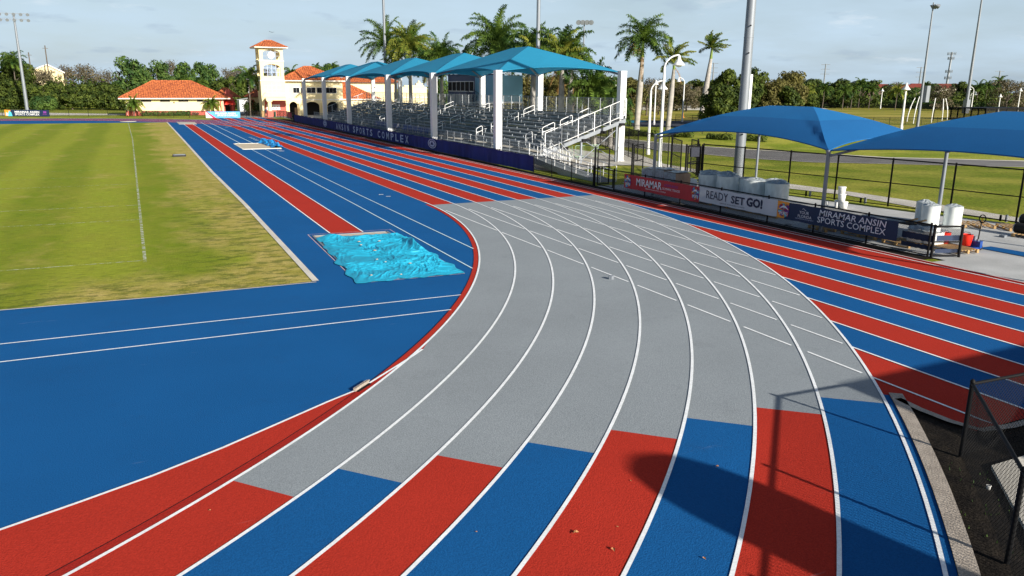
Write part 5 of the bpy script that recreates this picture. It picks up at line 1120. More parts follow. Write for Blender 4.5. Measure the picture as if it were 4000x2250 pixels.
p = MB(); p.bar((13.08, TY0-0.04, 11.93), (13.5, TY0-0.04, 12.0), 0.03, 0.05); p.bar((13.08, TY0-0.04, 11.93), (12.85, TY0-0.04, 11.85), 0.03, 0.06); 
for k_ in range(12): a = k_*PI/6; p.bar((13.08+0.5*math.cos(a), TY0-0.035, 11.93+0.5*math.sin(a)), (13.08+0.58*math.cos(a), TY0-0.035, 11.93+0.58*math.sin(a)), 0.03, 0.05)
p.build('clock_hands', 'dark', ck)
p = MB()
for x in (11.9, 12.75, 13.6): p.box(x, TY0-0.06, 3.9, x+0.05, TY0-0.03, 6.3 if x != 12.75 else 6.6)
for z in (4.6, 5.3, 6.0): p.box(11.2, TY0-0.065, z, 14.6, TY0-0.02, z+0.05)
p.build('trellis', 'trim', TW)
p = MB(); p.box(11.2, 126.0, 3.2, 16.3, 128.2, 3.62); p.build('balcony', 'wall', TW)
p = MB(); p.path([(11.3, 126.08, 4.65), (16.2, 126.08, 4.65)], 0.03); p.path([(11.3, 126.08, 4.65), (11.3, 128.1, 4.65)], 0.03)
for k_ in range(34): x = 11.3+k_*0.148; p.tube((x, 126.08, 3.62), (x, 126.08, 4.65), 0.012, None, 5)
p.build('balcony_railing', 'trim', TW)
p = MB(); p.tube((11.85, 126.5, 1.15), (11.85, 126.5, 3.2), 0.40, 0.38, 20); p.box(11.35, 126.0, 2.95, 12.35, 127.0, 3.2); p.build('pillar', 'wall', TW); p = MB(); p.box(11.3, 125.95, 0, 12.4, 127.05, 1.15); p.build('pillar_base', 'pinkwall', TW)
p = MB(); p.box(10.9, 129.6, 0, 15.6, 129.9, 3.3); p.build('coral_wall', 'pinkwall', TW); p = MB(); p.box(10.72, 128.2, 0, 11.2, 132.6, 3.4); p.build('corner_wall', 'wall', TW)
p = MB(); p.box(11.7, 129.5, 1.25, 14.35, 129.57, 2.35); nb = p.build('notice_board', 'whitepl', TW); p = MB()
for k_ in range(9): x = 11.9+0.27*k_; p.box(x, 129.46, 1.45+0.3*(k_ % 2), x+0.16, 129.49, 1.7+0.3*(k_ % 2), k_ % 3)
p.build('posters', ['dark', 'inkr', 'galv'], nb)
# two-storey hall next to the tower
MH = thing('entrance_hall', 'two-storey cream hall with arches and orange tiled roof right of the clock tower', 'building', (21, 135, 0))
p = MB(); arch_wall(p, 15.5, 27.9, 0, 3.35, 131.6, 0.5, [(16.6, 18.3, 0, 2.0, 2.85), (19.7, 22.9, 0, 1.9, 2.85), (24.5, 26.9, 0, 1.9, 2.85)]); p.box(15.5, 131.6, 3.35, 27.9, 131.9, 6.9); p.box(15.5, 131.9, 0, 15.8, 141, 6.9); p.box(27.6, 131.9, 0, 27.9, 141, 6.9); p.build('wall', 'wall', MH)
p = MB(); p.box(15.8, 136, 0, 27.6, 136.2, 3.3); p.build('dark_recess', 'dark', MH); p = MB(); p.box(15.45, 131.5, 3.15, 28.0, 131.62, 3.4); p.build('cornice', 'trim', MH)
p = MB(); hip_roof(p, 15.0, 130.6, 28.7, 142.5, 7.2, 10.1, 21.0, 22.4); rf = p.build('roof', 'tile', MH); p = MB(); p.box(14.97, 130.57, 6.98, 28.73, 142.53, 7.18); p.build('gutter', 'trim', rf)
for xa, xb in ((17.5, 18.9), (19.1, 20.1), (20.3, 22.2), (22.4, 23.8), (24.3, 26.6)):
    f = MB(); f.box(xa, 131.5, 4.55, xb, 131.58, 5.78); fr = f.build('window_frame', 'white', MH); g2 = MB(); n_ = 2 if xb-xa < 2 else 3
    for k_ in range(n_): wv = (xb-xa-0.1)/n_; g2.box(xa+0.07+wv*k_, 131.45, 4.65, xa+0.03+wv*(k_+1), 131.49, 5.7)
    g2.build('pane', 'glass', fr)
for x in (16.05, 19.0, 23.75, 27.3):
    p = MB(); p.box(x-0.5, 131.2, 0, x+0.5, 131.59, 2.35); p.box(x-0.6, 131.1, 2.35, x+0.6, 131.6, 2.55); p.build('pilaster', 'wall', MH)
p = MB(); p.box(15.9, 131.3, 3.4, 16.5, 131.55, 6.2); p.build('balcony_column', 'trim', MH)
p = MB(); p.box(18.0, 133, 0, 18.9, 133.6, 1.6); p.build('boxes_in_arch', 'card', MH)
SR = thing('tiled_side_wing', 'low wing with large steep orange tiled roof right of the hall', 'building', (32, 136, 0))
p = MB(); p.add([(28.0, 133.2, 3.4), (37.0, 133.2, 3.4), (30.2, 138, 6.9), (28.0, 138, 6.9)], [(0, 1, 2, 3)]); p.add([(37.0, 133.2, 3.4), (37.0, 143, 3.4), (30.2, 138, 6.9)], [(0, 1, 2)])
for k_ in range(21):
    x = 28.1+k_*0.42; top = 1 if x < 30.2 else (37-x)/6.8
    if top > 0.03: p.tube((x, 133.2, 3.4), (x, 133.2+4.8*top, 3.4+3.5*top), 0.09, None, 6, 0, False)
p.build('roof', 'tile', SR); p = MB(); p.box(28, 133.6, 0, 36.4, 142, 3.35); p.build('wall', 'wall', SR); p = MB(); p.box(28, 133.05, 3.2, 37.1, 133.2, 3.4); p.build('gutter', 'trim', SR)
BH = thing('back_hall', 'cream hall with orange roof farther behind the teal canopies', 'building', (39, 150, 0))
p = MB(); p.box(33.5, 150, 0, 45.5, 160, 6.9); p.build('wall', 'wall', BH); p = MB(); hip_roof(p, 32.6, 149, 46.4, 161, 7.0, 9.3, 37, 42); p.build('roof', 'tile', BH)
CW = thing('cream_screen_wall', 'cream wall with stepped crest seen behind the palm trunks', 'wall', (50, 150, 0))
p = MB(); p.box(46.6, 150, 0, 53.4, 150.5, 6.0); p.box(47.6, 149.9, 6.0, 52.6, 150.6, 6.4); p.box(50.6, 149.9, 6.4, 52.3, 150.6, 6.9); p.lathe([(0.35, 6.9), (0.4, 7.2), (0.001, 7.6)], 51.4, 150.2, 12); p.build('wall', 'wall', CW)
p = MB(); p.box(46.6, 149.85, 3.4, 53.4, 149.99, 3.65); p.build('cornice', 'trim', CW)
LWg = thing('left_wing', 'small cream kiosk with orange roof left of the clock tower', 'kiosk', (11, 142, 0))
p = MB(); p.box(10.3, 140, 0, 13, 146, 3.6); p.build('wall', 'wall', LWg); p = MB(); hip_roof(p, 9.4, 139, 14.4, 147, 3.7, 5.3, 11.9, 12.0); p.build('roof', 'tile', LWg); p = MB(); p.box(10.25, 139.9, 1.2, 10.8, 139.98, 3.2); p.build('coral_panel', 'pinkwall', LWg)
p = MB(); p.box(10.7, 165, 0, 14.2, 170, 2.7); p.add([(10.5, 164.9, 2.7), (14.4, 164.9, 3.3), (14.4, 170.1, 3.3), (10.5, 170.1, 2.7)], [(0, 1, 2, 3)]); tag(p.build('white_shed', 'white'), 'white shed behind the lamp left of the clock tower', 'shed')
for lb, x, y, w_, h in (('pale house gable with red roof peeking over the left trees', -35, 240, 9, 11.8),):
    t = thing('far_house', lb, 'house', (x, y, 0), 'far houses behind the trees'); p = MB(); p.box(x-w_/2, y, 0, x+w_/2, y+8, h-2.0); p.add([(x-w_/2, y, h-2), (x+w_/2, y, h-2), (x+0.6, y, h)], [(0, 1, 2)]); p.build('wall', 'wall', t)
    p = MB(); p.add([(x-w_/2-.5, y-.3, h-2.2), (x+0.6, y-.3, h+.15), (x+0.6, y+8, h+.15), (x-w_/2-.5, y+8, h-2.2)], [(0, 1, 2, 3)]); p.add([(x+w_/2+.5, y-.3, h-2.2), (x+0.6, y-.3, h+.15), (x+0.6, y+8, h+.15), (x+w_/2+.5, y+8, h-2.2)], [(3, 2, 1, 0)]); p.build('roof', 'hroof', t)
    p = MB(); p.bar((x-w_/2-.5, y-.35, h-2.25), (x+0.6, y-.35, h+.1), 0.1, 0.35); p.bar((x+w_/2+.5, y-.35, h-2.25), (x+0.6, y-.35, h+.1), 0.1, 0.35); p.build('gable_trim', 'trim', t)
for lb, x, y, w_, d_2, h in (('far cream house with dark red roof left of the white lamp', 275, 201, 3.5, 8, 8.5), ('far pale gable right of the white lamp', 285.5, 196.4, 4, 6, 8.4), ('long far dark red roof behind the right trees', 296.5, 191.3, 9.5, 8, 8.8)):
    t = thing('far_house', lb, 'house', (x, y, 0), 'far houses behind the trees'); A = Vector((0.88, -0.47, 0)); B = Vector((0.47, 0.88, 0)); c = Vector((x, y, 0)); hw2 = w_
    def P4(a, b_, z): q = c+A*a+B*b_; return (q.x, q.y, z)
    p = MB(); vs = [P4(-hw2, 0, 0), P4(hw2, 0, 0), P4(hw2, d_2, 0), P4(-hw2, d_2, 0), P4(-hw2, 0, h-2), P4(hw2, 0, h-2), P4(hw2, d_2, h-2), P4(-hw2, d_2, h-2)]; p.add(vs, [(0, 1, 5, 4), (1, 2, 6, 5), (2, 3, 7, 6), (3, 0, 4, 7)]); p.build('wall', 'trim', t)
    p = MB(); p.add([P4(-hw2-.4, -.4, h-2), P4(hw2+.4, -.4, h-2), P4(hw2+.2, d_2/2, h), P4(-hw2-.2, d_2/2, h), P4(hw2+.4, d_2+.4, h-2), P4(-hw2-.4, d_2+.4, h-2)], [(0, 1, 2, 3), (3, 2, 4, 5)]); p.build('roof', 'hroof', t)

# far track fence and its banners
fence('chain_link_fence', 'far black waist-high fence behind the far bend', [(-62, 150.5), (-36, 145.0), (-27.6, 139.6), (-14, 134.2), (-0.6, 123.6)], 1.2, 3.4, 0.12, 0.035, False, False, 0.006)
fence('chain_link_fence', 'short far black fence between the blue banner and the red pillar base', [(5.6, 122.4), (8.2, 124.0), (10.6, 124.9)], 1.2, 2.0, 0.12, 0.035, False, False, 0.006)
fence('chain_link_fence', 'far black fence between the red pillar base and the windscreen', [(13.0, 125.5), (13.6, 118), (13.3, 110), (12.6, 104.5)], 1.3, 2.6, 0.12, 0.035, False, False, 0.006)
def pbanner(label, a, b_, z0, z1, m):
    t = thing('banner', label, 'banner', (a[0], a[1], 0)); A = Vector((a[0], a[1], 0)); B = Vector((b_[0], b_[1], 0)); n_ = (B-A).normalized(); n_ = Vector((n_.y, -n_.x, 0))
    f = lambda u, v, o=0.0: tuple(A.lerp(B, u)+n_*o+Vector((0, 0, z0+(z1-z0)*v))); p = MB(); p.grid(lambda u, v: f(u, v, 0.03*math.sin(u*17)), 24, 2); p.build('sheet', m, t); return t, f
t, f = pbanner('far navy banner reading MIRAMAR ANSIN SPORTS COMPLEX below the left mast', (-35.4, 144.2), (-27.6, 139.3), 0.02, 1.22, 'bnavy')
p = MB(); text(p, 'MIRAMAR ANSIN', lambda u, v: f(0.23+0.56*u, 0.52+0.32*v, 0.12), 0, 0.03); text(p, 'SPORTS COMPLEX', lambda u, v: f(0.23+0.56*u, 0.14+0.32*v, 0.12), 0, 0.02); p.build('lettering', 'inkw', t); p = MB(); text(p, 'MIRAMAR', lambda u, v: f(0.86+0.1*u, 0.28+0.12*v, 0.12), 0, 0.02); p.add([f(0.88, 0.5, 0.12), f(0.95, 0.5, 0.12), f(0.95, 0.82, 0.12), f(0.88, 0.82, 0.12)], [(0, 1, 2, 3)], 0); p.build('logo', 'inkp', t)
p = MB(); p.add([f(0, 0, .1), f(0.1, 0, .1), f(0.14, 0.95, .1), f(0, 1, .1)], [(0, 1, 2, 3)], 0); p.add([f(0.06, 0, .11), f(0.17, 0, .11), f(0.15, 0.6, .11), f(0.1, 0.9, .11)], [(0, 1, 2, 3)], 1); p.add([f(0.02, 0.1, .12), f(0.08, 0.1, .12), f(0.07, 0.5, .12), f(0.03, 0.6, .12)], [(0, 1, 2, 3)], 2); p.build('emblem', ['inko', 'inkc', 'inkw'], t)
t, f = pbanner('far sky-blue banner reading MIRAMAR ANSIN SPORTS COMPLEX right of the cream building', (-0.5, 123.2), (5.55, 121.9), 0.02, 1.22, 'bblue')
p = MB(); text(p, 'MIRAMAR ANSIN', lambda u, v: f(0.27+0.6*u, 0.56+0.3*v, 0.12), 0, 0.02, 0.15); text(p, 'SPORTS COMPLEX', lambda u, v: f(0.33+0.6*u, 0.25+0.27*v, 0.12), 0, 0.03, 0.15); p.add([f(0, 0, .1), f(0.22, 0, .1), f(0, 0.95, .1)], [(0, 1, 2)], 0); p.add([f(0.2, 0, .12), f(0.29, 0, .12), f(0.03, 0.98, .12), f(0, 0.98, .12)], [(0, 1, 2, 3)], 1); p.build('lettering', ['inkw', 'inkr'], t)
t, f = pbanner('small pink notice on the far fence left of the windscreen', (13.5, 116.5), (13.35, 111.5), 0.3, 1.2, 'inkr')
p = MB(); p.add([f(0.15, 0.2, -.12), f(0.85, 0.2, -.12), f(0.85, 0.75, -.12), f(0.15, 0.75, -.12)], [(0, 1, 2, 3)]); p.build('pale_patch', 'lineP', t)
p = MB(); p.prism([(12.4, 126.6), (13.0, 126.6), (13.0, 127.1), (12.4, 127.1)], 0.0, 0.95); p.prism([(12.36, 126.56), (13.04, 126.56), (13.04, 127.14), (12.36, 127.14)], 0.95, 1.05); tag(p.build('litter_bin', 'darkgreen'), 'dark green litter bin beside the red pillar base', 'bin')
# the man standing with his back to the track
def person(x, y, s_=1.0):
    t = thing('person', 'person in a dark navy shirt and shorts standing beside the tower pillar', 'person', (x, y, 0))
    V = [(0, 0, .95), (0, 0, 1.15), (0, .01, 1.38), (0, .0, 1.5), (0, -.01, 1.62), (0, -.01, 1.72), (.19, 0, 1.42), (.26, .02, 1.15), (.2, -.1, .95), (.16, -.16, .93), (-.19, 0, 1.42), (-.26, .02, 1.15), (-.2, -.1, .97), (-.15, -.16, .95), (.1, 0, .88), (.12, 0, .5), (.12, .02, .09), (.13, -.12, .04), (-.1, 0, .88), (-.12, 0, .5), (-.12, .02, .09), (-.13, -.12, .04)]
    E_ = [(0, 1), (1, 2), (2, 3), (3, 4), (4, 5), (2, 6), (6, 7), (7, 8), (8, 9), (2, 10), (10, 11), (11, 12), (12, 13), (0, 14), (14, 15), (15, 16), (16, 17), (0, 18), (18, 19), (19, 20), (20, 21)]
    Rr = [.15, .14, .16, .06, .095, .07, .07, .05, .035, .03, .07, .05, .035, .03, .1, .065, .045, .04, .1, .065, .045, .04]
    me = bpy.data.meshes.new('body'); me.from_pydata([Vector(v)*s_ for v in V], E_, []); o = bpy.data.objects.new('body', me); C.objects.link(o)
    o.modifiers.new('skin', 'SKIN'); 
    for i, r in enumerate(Rr): me.skin_vertices[0].data[i].radius = (r*s_, r*s_*0.8)
    me.skin_vertices[0].data[0].use_root = True
    sb_ = o.modifiers.new('sub', 'SUBSURF'); sb_.levels = 1; sb_.render_levels = 1
    bpy.context.view_layer.update(); dg = bpy.context.evaluated_depsgraph_get(); m2_ = bpy.data.meshes.new_from_object(o.evaluated_get(dg)); bpy.data.objects.remove(o)
    m2_.name = 'body'; m2_.materials.clear()
    for q in ('skin', 'cloth', 'dark'): m2_.materials.append(M[q])
    for pl in m2_.polygons:
        c = pl.center/s_; pl.material_index = 1 if (c.z > 0.97 and c.z < 1.5) else (2 if (0.5 < c.z <= 0.97 and abs(c.x) < .24 and c.y > -0.09) else (2 if c.z > 1.66 or (c.z > 1.55 and c.y > 0.03) else 0)); pl.use_smooth = True
    o = bpy.data.objects.new('body', m2_); C.objects.link(o); o.parent = t; t.rotation_euler = (0, 0, PI)
person(11.0, 126.3, 1.02)
p = MB(); p.box(10.2, 126.4, 0, 10.7, 126.8, 1.15); p.box(10.15, 126.35, 1.15, 10.75, 126.85, 1.2); tag(p.build('wooden_stand', 'wood'), 'small wooden stand left of the person', 'stand')
# bird
bz = MB(); c = Vector((-3.0, 26.2, 9.9)); bz.add([c+Vector((-.22, 0, .1)), c+Vector((-.1, .05, .02)), c, c+Vector((-.1, -.08, .0)), c+Vector((.1, .05, .0)), c+Vector((.22, 0, .03)), c+Vector((.1, -.08, -.02))], [(0, 1, 2, 3), (2, 4, 5, 6)]); bz.tube(c+Vector((0, -.1, 0)), c+Vector((.02, .12, -.02)), 0.02, 0.008)
tag(bz.build('bird', 'dark'), 'small dark bird flying above the clock tower', 'bird')

# ------------------------------------------------------------------ vegetation
def leafcloud(mb, blobs, n_, size, rr, squash=1.0, m=0, up_=0.3, inner=0.25):
    tot = sum(b_[3]**2 for b_ in blobs)
    for (cx, cy, cz, r) in blobs:
        k_ = int(n_*r*r/tot)
        for _ in range(k_):
            d = Vector((rr.gauss(0, 1), rr.gauss(0, 1), rr.gauss(0, 1))).normalized(); q = r*(1-inner*abs(rr.gauss(0, 1))*0.8)*(1+0.12*noise.noise(d*3+Vector((cx, cy, cz))))
            c = Vector((cx, cy, cz))+Vector((d.x*q, d.y*q, d.z*q*squash)); nn_ = (d+Vector((rr.uniform(-.8, .8), rr.uniform(-.8, .8), rr.uniform(-.3, .9)))).normalized()
            a = nn_.cross(Vector((rr.gauss(0, 1), rr.gauss(0, 1), rr.gauss(0, 1)))).normalized(); b2 = nn_.cross(a); s_ = size*rr.uniform(0.6, 1.3)
            mb.add([c-a*s_*0.5, c+b2*s_*0.38, c+a*s_*0.6, c-b2*s_*0.38], [(0, 1, 2, 3)], m)
def make_tree(kind, h, wd_, seed, nleaf=3200, bare=False):
    rr = random.Random(seed); t = thing(kind, 'x', 'tree', (0, 0, 0)); mb = MB()
    mb.tube((0, 0, 0), (0.1, 0, h*0.3), 0.26, 0.2, 8); limbs = []
    for i in range(9):
        a = 2*PI*i/9+rr.uniform(-.3, .3); e = Vector((math.cos(a)*wd_*rr.uniform(.2, .42), math.sin(a)*wd_*rr.uniform(.2, .42), h*rr.uniform(.5, .85))); k_ = Vector((e.x*.4, e.y*.4, h*0.45))
        mb.tube((0.1, 0, h*0.28), k_, 0.13, 0.09, 6); mb.tube(k_, e, 0.09, 0.03, 5); limbs.append(e)
        if bare:
            for j in range(7):
                e2 = e+Vector((rr.gauss(0, wd_*.14), rr.gauss(0, wd_*.14), rr.uniform(0, h*.16))); mb.tube(e, e2, 0.03, 0.01, 4, 0, False)
    mb.build('trunk', 'bark', t); blobs = []
    for i in range(30):
        a = rr.uniform(0, 2*PI); rad = wd_*0.5*math.sqrt(rr.random())*0.82; z = h*rr.uniform(0.10, 0.86)
        rad *= (1-max(0, (z/h-0.55))*1.3); blobs.append((rad*math.cos(a), rad*math.sin(a), z, wd_*rr.uniform(.11, .20)))
    for e in limbs[:4]: blobs.append((e.x*1.0, e.y, min(h*.9, e.z*1.05), wd_*.13))
    blobs.append((0, 0, h*0.86, wd_*.17))
    return t, blobs
def tree_kind(name, fm, h, wd_, seed, nleaf, size, squash=0.85, bare=False, inner=0.3):
    t, blobs = make_tree(name, h, wd_, seed, nleaf, bare); rr = random.Random(seed+1); c = MB(); leafcloud(c, blobs, nleaf, size, rr, squash, 0, .3, inner); c.build('crown', fm, t); return t
KT = {}
def kinds():
    KT['dark'] = [tree_kind('dense_dark_tree', 'f_dark', 9, 8, s_, 3600, 0.62) for s_ in (1, 2, 3)]
    KT['green'] = [tree_kind('green_tree', 'f_green', 10, 8.5, s_, 4200, 0.52) for s_ in (11, 12, 13)]
    KT['olive'] = [tree_kind('olive_tree', 'f_olive', 8, 7, s_, 4200, 0.40) for s_ in (21, 22)]
    KT['brown'] = [tree_kind('bare_brown_tree', 'f_brown', 10, 8, s_, 2600, 0.34, 0.85, True, 0.5) for s_ in (31, 32)]
kinds()
TREES = [('dark', -42.7, 223.8, 13.7, 8.2), ('dark', -39.9, 230.0, 12.2, 6.8), ('brown', -36.7, 230.1, 10.9, 6.4), ('brown', -33.2, 226.0, 10.2, 6.6), ('brown', -30.1, 241.3, 12.0, 7.2), ('brown', -26.3, 244.1, 12.3, 8.0), ('brown', -22.4, 237.3, 11.2, 6.9), ('brown', -19.3, 228.8, 10.5, 5.9), ('dark', -40.0, 200.0, 7.2, 6.5), ('dark', -34.7, 194.8, 5.8, 5.7), ('dark', -30.6, 196.5, 6.6, 5.8), ('dark', -26.4, 190.8, 5.6, 5.5), ('dark', -22.7, 192.6, 6.4, 5.8), ('dark', -18.6, 191.8, 6.4, 6.6), ('dark', -15.7, 185.6, 5.5, 5.0), ('green', -13.4, 206.1, 13.2, 9.2), ('green', -9.4, 206.0, 11.5, 7.1), ('green', -5.8, 213.8, 12.6, 7.6), ('brown', -1.8, 221.2, 13.2, 7.3), ('green', 1.8, 210.0, 12.2, 7.4), ('green', 5.5, 210.5, 12.3, 7.4), ('green', 9.3, 210.9, 11.8, 7.5), ('brown', 13.3, 213.4, 11.2, 6.7), ('brown', 17.0, 218.6, 11.7, 6.0), ('dark', 9.6, 185.5, 7.6, 6.8), ('dark', 14.1, 187.0, 8.2, 6.9), ('brown', 20.3, 205.3, 10.7, 5.8), ('brown', 23.4, 208.5, 11.0, 5.9), ('green', -4.9, 187.0, 8.5, 6.6), ('green', 1.3, 186.3, 8.5, 7.7),
('green', 42.4, 211.2, 12.3, 5.9), ('green', 45.6, 215.5, 12.7, 5.7), ('brown', 40.7, 211.7, 11.2, 5.9), ('green', 41.3, 107.3, 7.5, 3.6), ('olive', 52.6, 102.1, 8.2, 5.2), ('olive', 56.7, 105.8, 8.1, 5.4), ('olive', 56.6, 100.2, 8.2, 5.2), ('olive', 61.6, 103.4, 8.1, 5.8), ('olive', 61.7, 97.7, 8.2, 5.2), ('olive', 64.2, 96.4, 7.8, 5.6), ('green', 69.1, 99.9, 8.1, 5.9), ('olive', 69.3, 94.0, 8.1, 5.8), ('olive', 78.2, 101.2, 8.0, 6.2), ('olive', 80.2, 100.2, 7.8, 6.2), ('olive', 85.9, 108.9, 7.9, 5.7), ('brown', 92.3, 111.7, 8.3, 6.1), ('brown', 97.8, 114.8, 8.3, 5.6), ('olive', 123.7, 142.3, 8.0, 7.3), ('brown', 122.9, 136.8, 7.5, 6.9), ('dark', 145.0, 172.4, 8.8, 7.3), ('brown', 130.5, 138.8, 7.0, 6.5), ('dark', 151.5, 169.2, 8.7, 7.3), ('dark', 155.8, 167.1, 8.4, 6.1),
('dark', 67.6, 57.8, 6.5, 4.9), ('dark', 77.4, 67.4, 8.7, 6.1), ('dark', 81.0, 67.8, 8.2, 5.5), ('dark', 88.6, 73.7, 9.3, 5.5), ('olive', 90.6, 72.1, 7.2, 5.8), ('olive', 96.0, 75.4, 7.8, 5.3), ('olive', 102.3, 78.5, 9.0, 6.6), ('dark', 93.2, 70.6, 6.3, 5.8), ('dark', 192.4, 161.2, 9.0, 7.3), ('dark', 120.1, 91.8, 5.2, 5.6), ('olive', 110.6, 86.0, 9.2, 5.2),
('dark', 204.6, 172.6, 9.3, 7.5), ('dark', 211.9, 174.4, 7.9, 6.5), ('dark', 219.2, 176.7, 8.0, 6.4), ('dark', 218.2, 171.9, 9.5, 8.5), ('dark', 226.8, 173.2, 8.7, 7.0), ('dark', 233.7, 175.8, 9.3, 6.9), ('dark', 228.7, 166.7, 9.1, 7.2), ('brown', 236.0, 163.1, 8.9, 7.1), ('green', 231.2, 153.3, 6.7, 6.9), ('olive', 244.1, 158.6, 6.8, 6.4), ('green', 253.1, 160.4, 8.2, 8.0), ('brown', 209.1, 124.2, 7.8, 8.9), ('dark', 266.8, 159.8, 8.9, 7.4), ('dark', 264.8, 154.7, 7.9, 6.5), ('dark', 274.1, 156.2, 8.3, 7.4), ('dark', 278.7, 153.8, 8.0, 7.4), ('brown', 227.0, 116.1, 9.3, 8.9), ('brown', 235.3, 117.7, 8.9, 7.3), ('dark', 242.2, 171.3, 7.8, 6.6), ('dark', 205.2, 156.2, 4.9, 6.6), ('dark', 198.2, 159.3, 4.2, 6.0)]
kn = {'dark': 'dark tree', 'green': 'green tree', 'olive': 'olive tree', 'brown': 'brownish tree'}
def region(x, y):
    dx, dy = x+13.4, y+38.7; a = math.degrees(math.atan2(dx, dy))
    if y > 180 and a < 11.6: return 'in the tree line left of the clock tower', a
    if a < 20: return 'behind the orange roofs right of the clock tower', a
    if a < 43 : return 'behind the bleachers and palm trunks', a
    if a < 47 and (dx*dx+dy*dy) < 230**2: return 'left of the leaning palm', a
    if (dx*dx+dy*dy) < 175**2: return 'in the dark clump beside the thick light mast', a
    return 'in the tree line behind the right field', a
cnt = {}; base_used = {}
TREES.sort(key=lambda q: region(q[1], q[2])[1])
for (k_, x, y, h, w_) in TREES:
    reg, a = region(x, y); key = (k_, reg); cnt[key] = cnt.get(key, 0)+1
    lst = KT[k_]; src = lst[(cnt[key]*7+int(abs(x))) % len(lst)]
    lb = ORD[cnt[key]-1]+' '+kn[k_]+' from the left '+reg
    hh, ww = {'dark': (8.6, 7.6), 'green': (9.6, 8.2), 'olive': (7.7, 6.7), 'brown': (9.6, 7.8)}[k_]
    s_ = (w_*1.12/ww, w_*1.12/ww, h*1.02/hh)
    if src.name not in base_used: base_used[src.name] = 1; o = src; o.location = (x, y, 0); o.rotation_euler = (0, 0, x); o.scale = s_; o['label'] = lb
    else: o = copy_tree(src, (x, y, 0), x, s_, lb)
    o['group'] = kn[k_]+'s of the background'
hedge_later = [('tall dark thicket along the service road left of the cream building', [(-48, 201), (-30, 193), (-13.5, 183.5)], 5.0, 'f_dark', 9000, .5), ('dark thicket behind the white shed left of the clock tower', [(4, 182), (24, 190)], 5.0, 'f_dark', 5000, .5), ('olive thicket behind the palm trunks and bleachers', [(48, 112), (66, 100), (92, 116)], 3.6, 'f_olive', 7000, .4), ('dark thicket under the right tree line', [(196, 168), (222, 168), (240, 152), (262, 150), (285, 150)], 4.6, 'f_dark', 9000, .7)]
# bare pinkish tree on the right field
t, blobs = make_tree('bare_tree', 7.2, 11, 77, 0, True); t['label'] = 'spreading bare pinkish tree on the right field'; rr = random.Random(5); c = MB()
leafcloud(c, [(b_[0], b_[1], 5.0+0.28*(b_[2]-4), b_[3]*.8) for b_ in blobs], 1500, 0.3, rr, .45, 0, .3, .5); c.build('crown', 'f_pink', t); t.location = (219, 159.3, 0)
# far-off wood behind everything
wv = MB(); rr = random.Random(9)
bl = []
for i in range(190):
    a = math.radians(-14+i*0.42); r = rr.uniform(300, 330) if a > 0.5 else rr.uniform(255, 275); hh = rr.uniform(3.0, 5.2)+(1.5 if a < 0.2 else 0); bl.append((-13.4+r*math.sin(a), -38.7+r*math.cos(a), hh*0.55, hh*0.8+1.0))
leafcloud(wv, bl, 30000, 1.0, rr, 0.8); tag(wv.build('far_woodland', 'f_dark'), 'far-off band of dark woodland behind the tree lines', 'woodland', None, 'stuff')
# hedges and shrubs
def hedge(label, pts, h, wd2, fm, n_, size, name='hedge', cat='hedge', grp=None):
    rr = random.Random(len(label)); b_l = []
    for a, b_ in zip(pts[:-1], pts[1:]):
        L = math.dist(a, b_); k_ = max(1, int(L/(h*0.45)))
        for i in range(k_+1): u = i/k_; b_l.append((a[0]+(b_[0]-a[0])*u, a[1]+(b_[1]-a[1])*u, h*0.5, h*0.5*rr.uniform(.85, 1.15)))
    t = thing(name, label, cat, (pts[0][0], pts[0][1], 0), grp); m_ = MB(); leafcloud(m_, b_l, n_, size, rr, 1.0, 0, .3, .2); m_.build('leaves', fm, t)
    s_ = MB()
    for i in range(0, len(b_l), max(1, len(b_l)//12)): s_.tube((b_l[i][0], b_l[i][1], 0), (b_l[i][0], b_l[i][1], h*0.5), 0.04, 0.02, 5)
    s_.build('stems', 'bark', t); return t
hedge('long low green hedge in front of the right tree line', [(201, 165), (221, 160), (222.8, 148.8), (221, 128), (238, 117)], 2.6, 1, 'f_green', 6000, 0.6)
for i, (xa, xb) in enumerate(((-11.2, -8.8), (-8.4, -5.4), (-5.0, -3.9), (-3.4, -2.6))): hedge('low clipped shrub below the cream wall, '+ORD[i]+' from the left', [(xa, 139.2), (xb, 139.2)], 0.95, 1, 'f_green', 700, 0.2, 'shrub', 'shrub', 'shrubs below the cream wall')
hedge('small reddish shrub below the right end of the cream wall', [(-1.7, 139.2), (-0.8, 139.2)], 0.7, 1, 'f_brown', 250, 0.16, 'shrub', 'shrub')
hedge('clipped green hedge block right of the left mast foot', [(-33.4, 186), (-31, 186)], 3.4, 1, 'f_green', 1500, 0.35)
for lb, x, y, r, z in (('round clipped shrub behind the thin palm left of the clock tower', 8.6, 134, 0.75, 1.9), ('round clipped shrub against the kiosk left of the clock tower', 10.9, 134, 0.78, 1.75)):
    t = thing('topiary', lb, 'shrub', (x, y, 0), 'clipped shrubs by the clock tower'); m_ = MB(); leafcloud(m_, [(x, y, z, r), (x, y, z+.35, r*.7), (x, y, z-.4, r*.8)], 1500, 0.16, random.Random(3), 1.0, 0, .3, .12); m_.build('leaves', 'f_dark', t); m_ = MB(); m_.tube((x, y, 0), (x, y, z), 0.08); m_.build('stem', 'bark', t)
hedge('tall dark shrub between the two clipped shrubs', [(9.7, 139), (9.9, 139)], 3.2, 1, 'f_dark', 1200, 0.25, 'shrub', 'shrub')
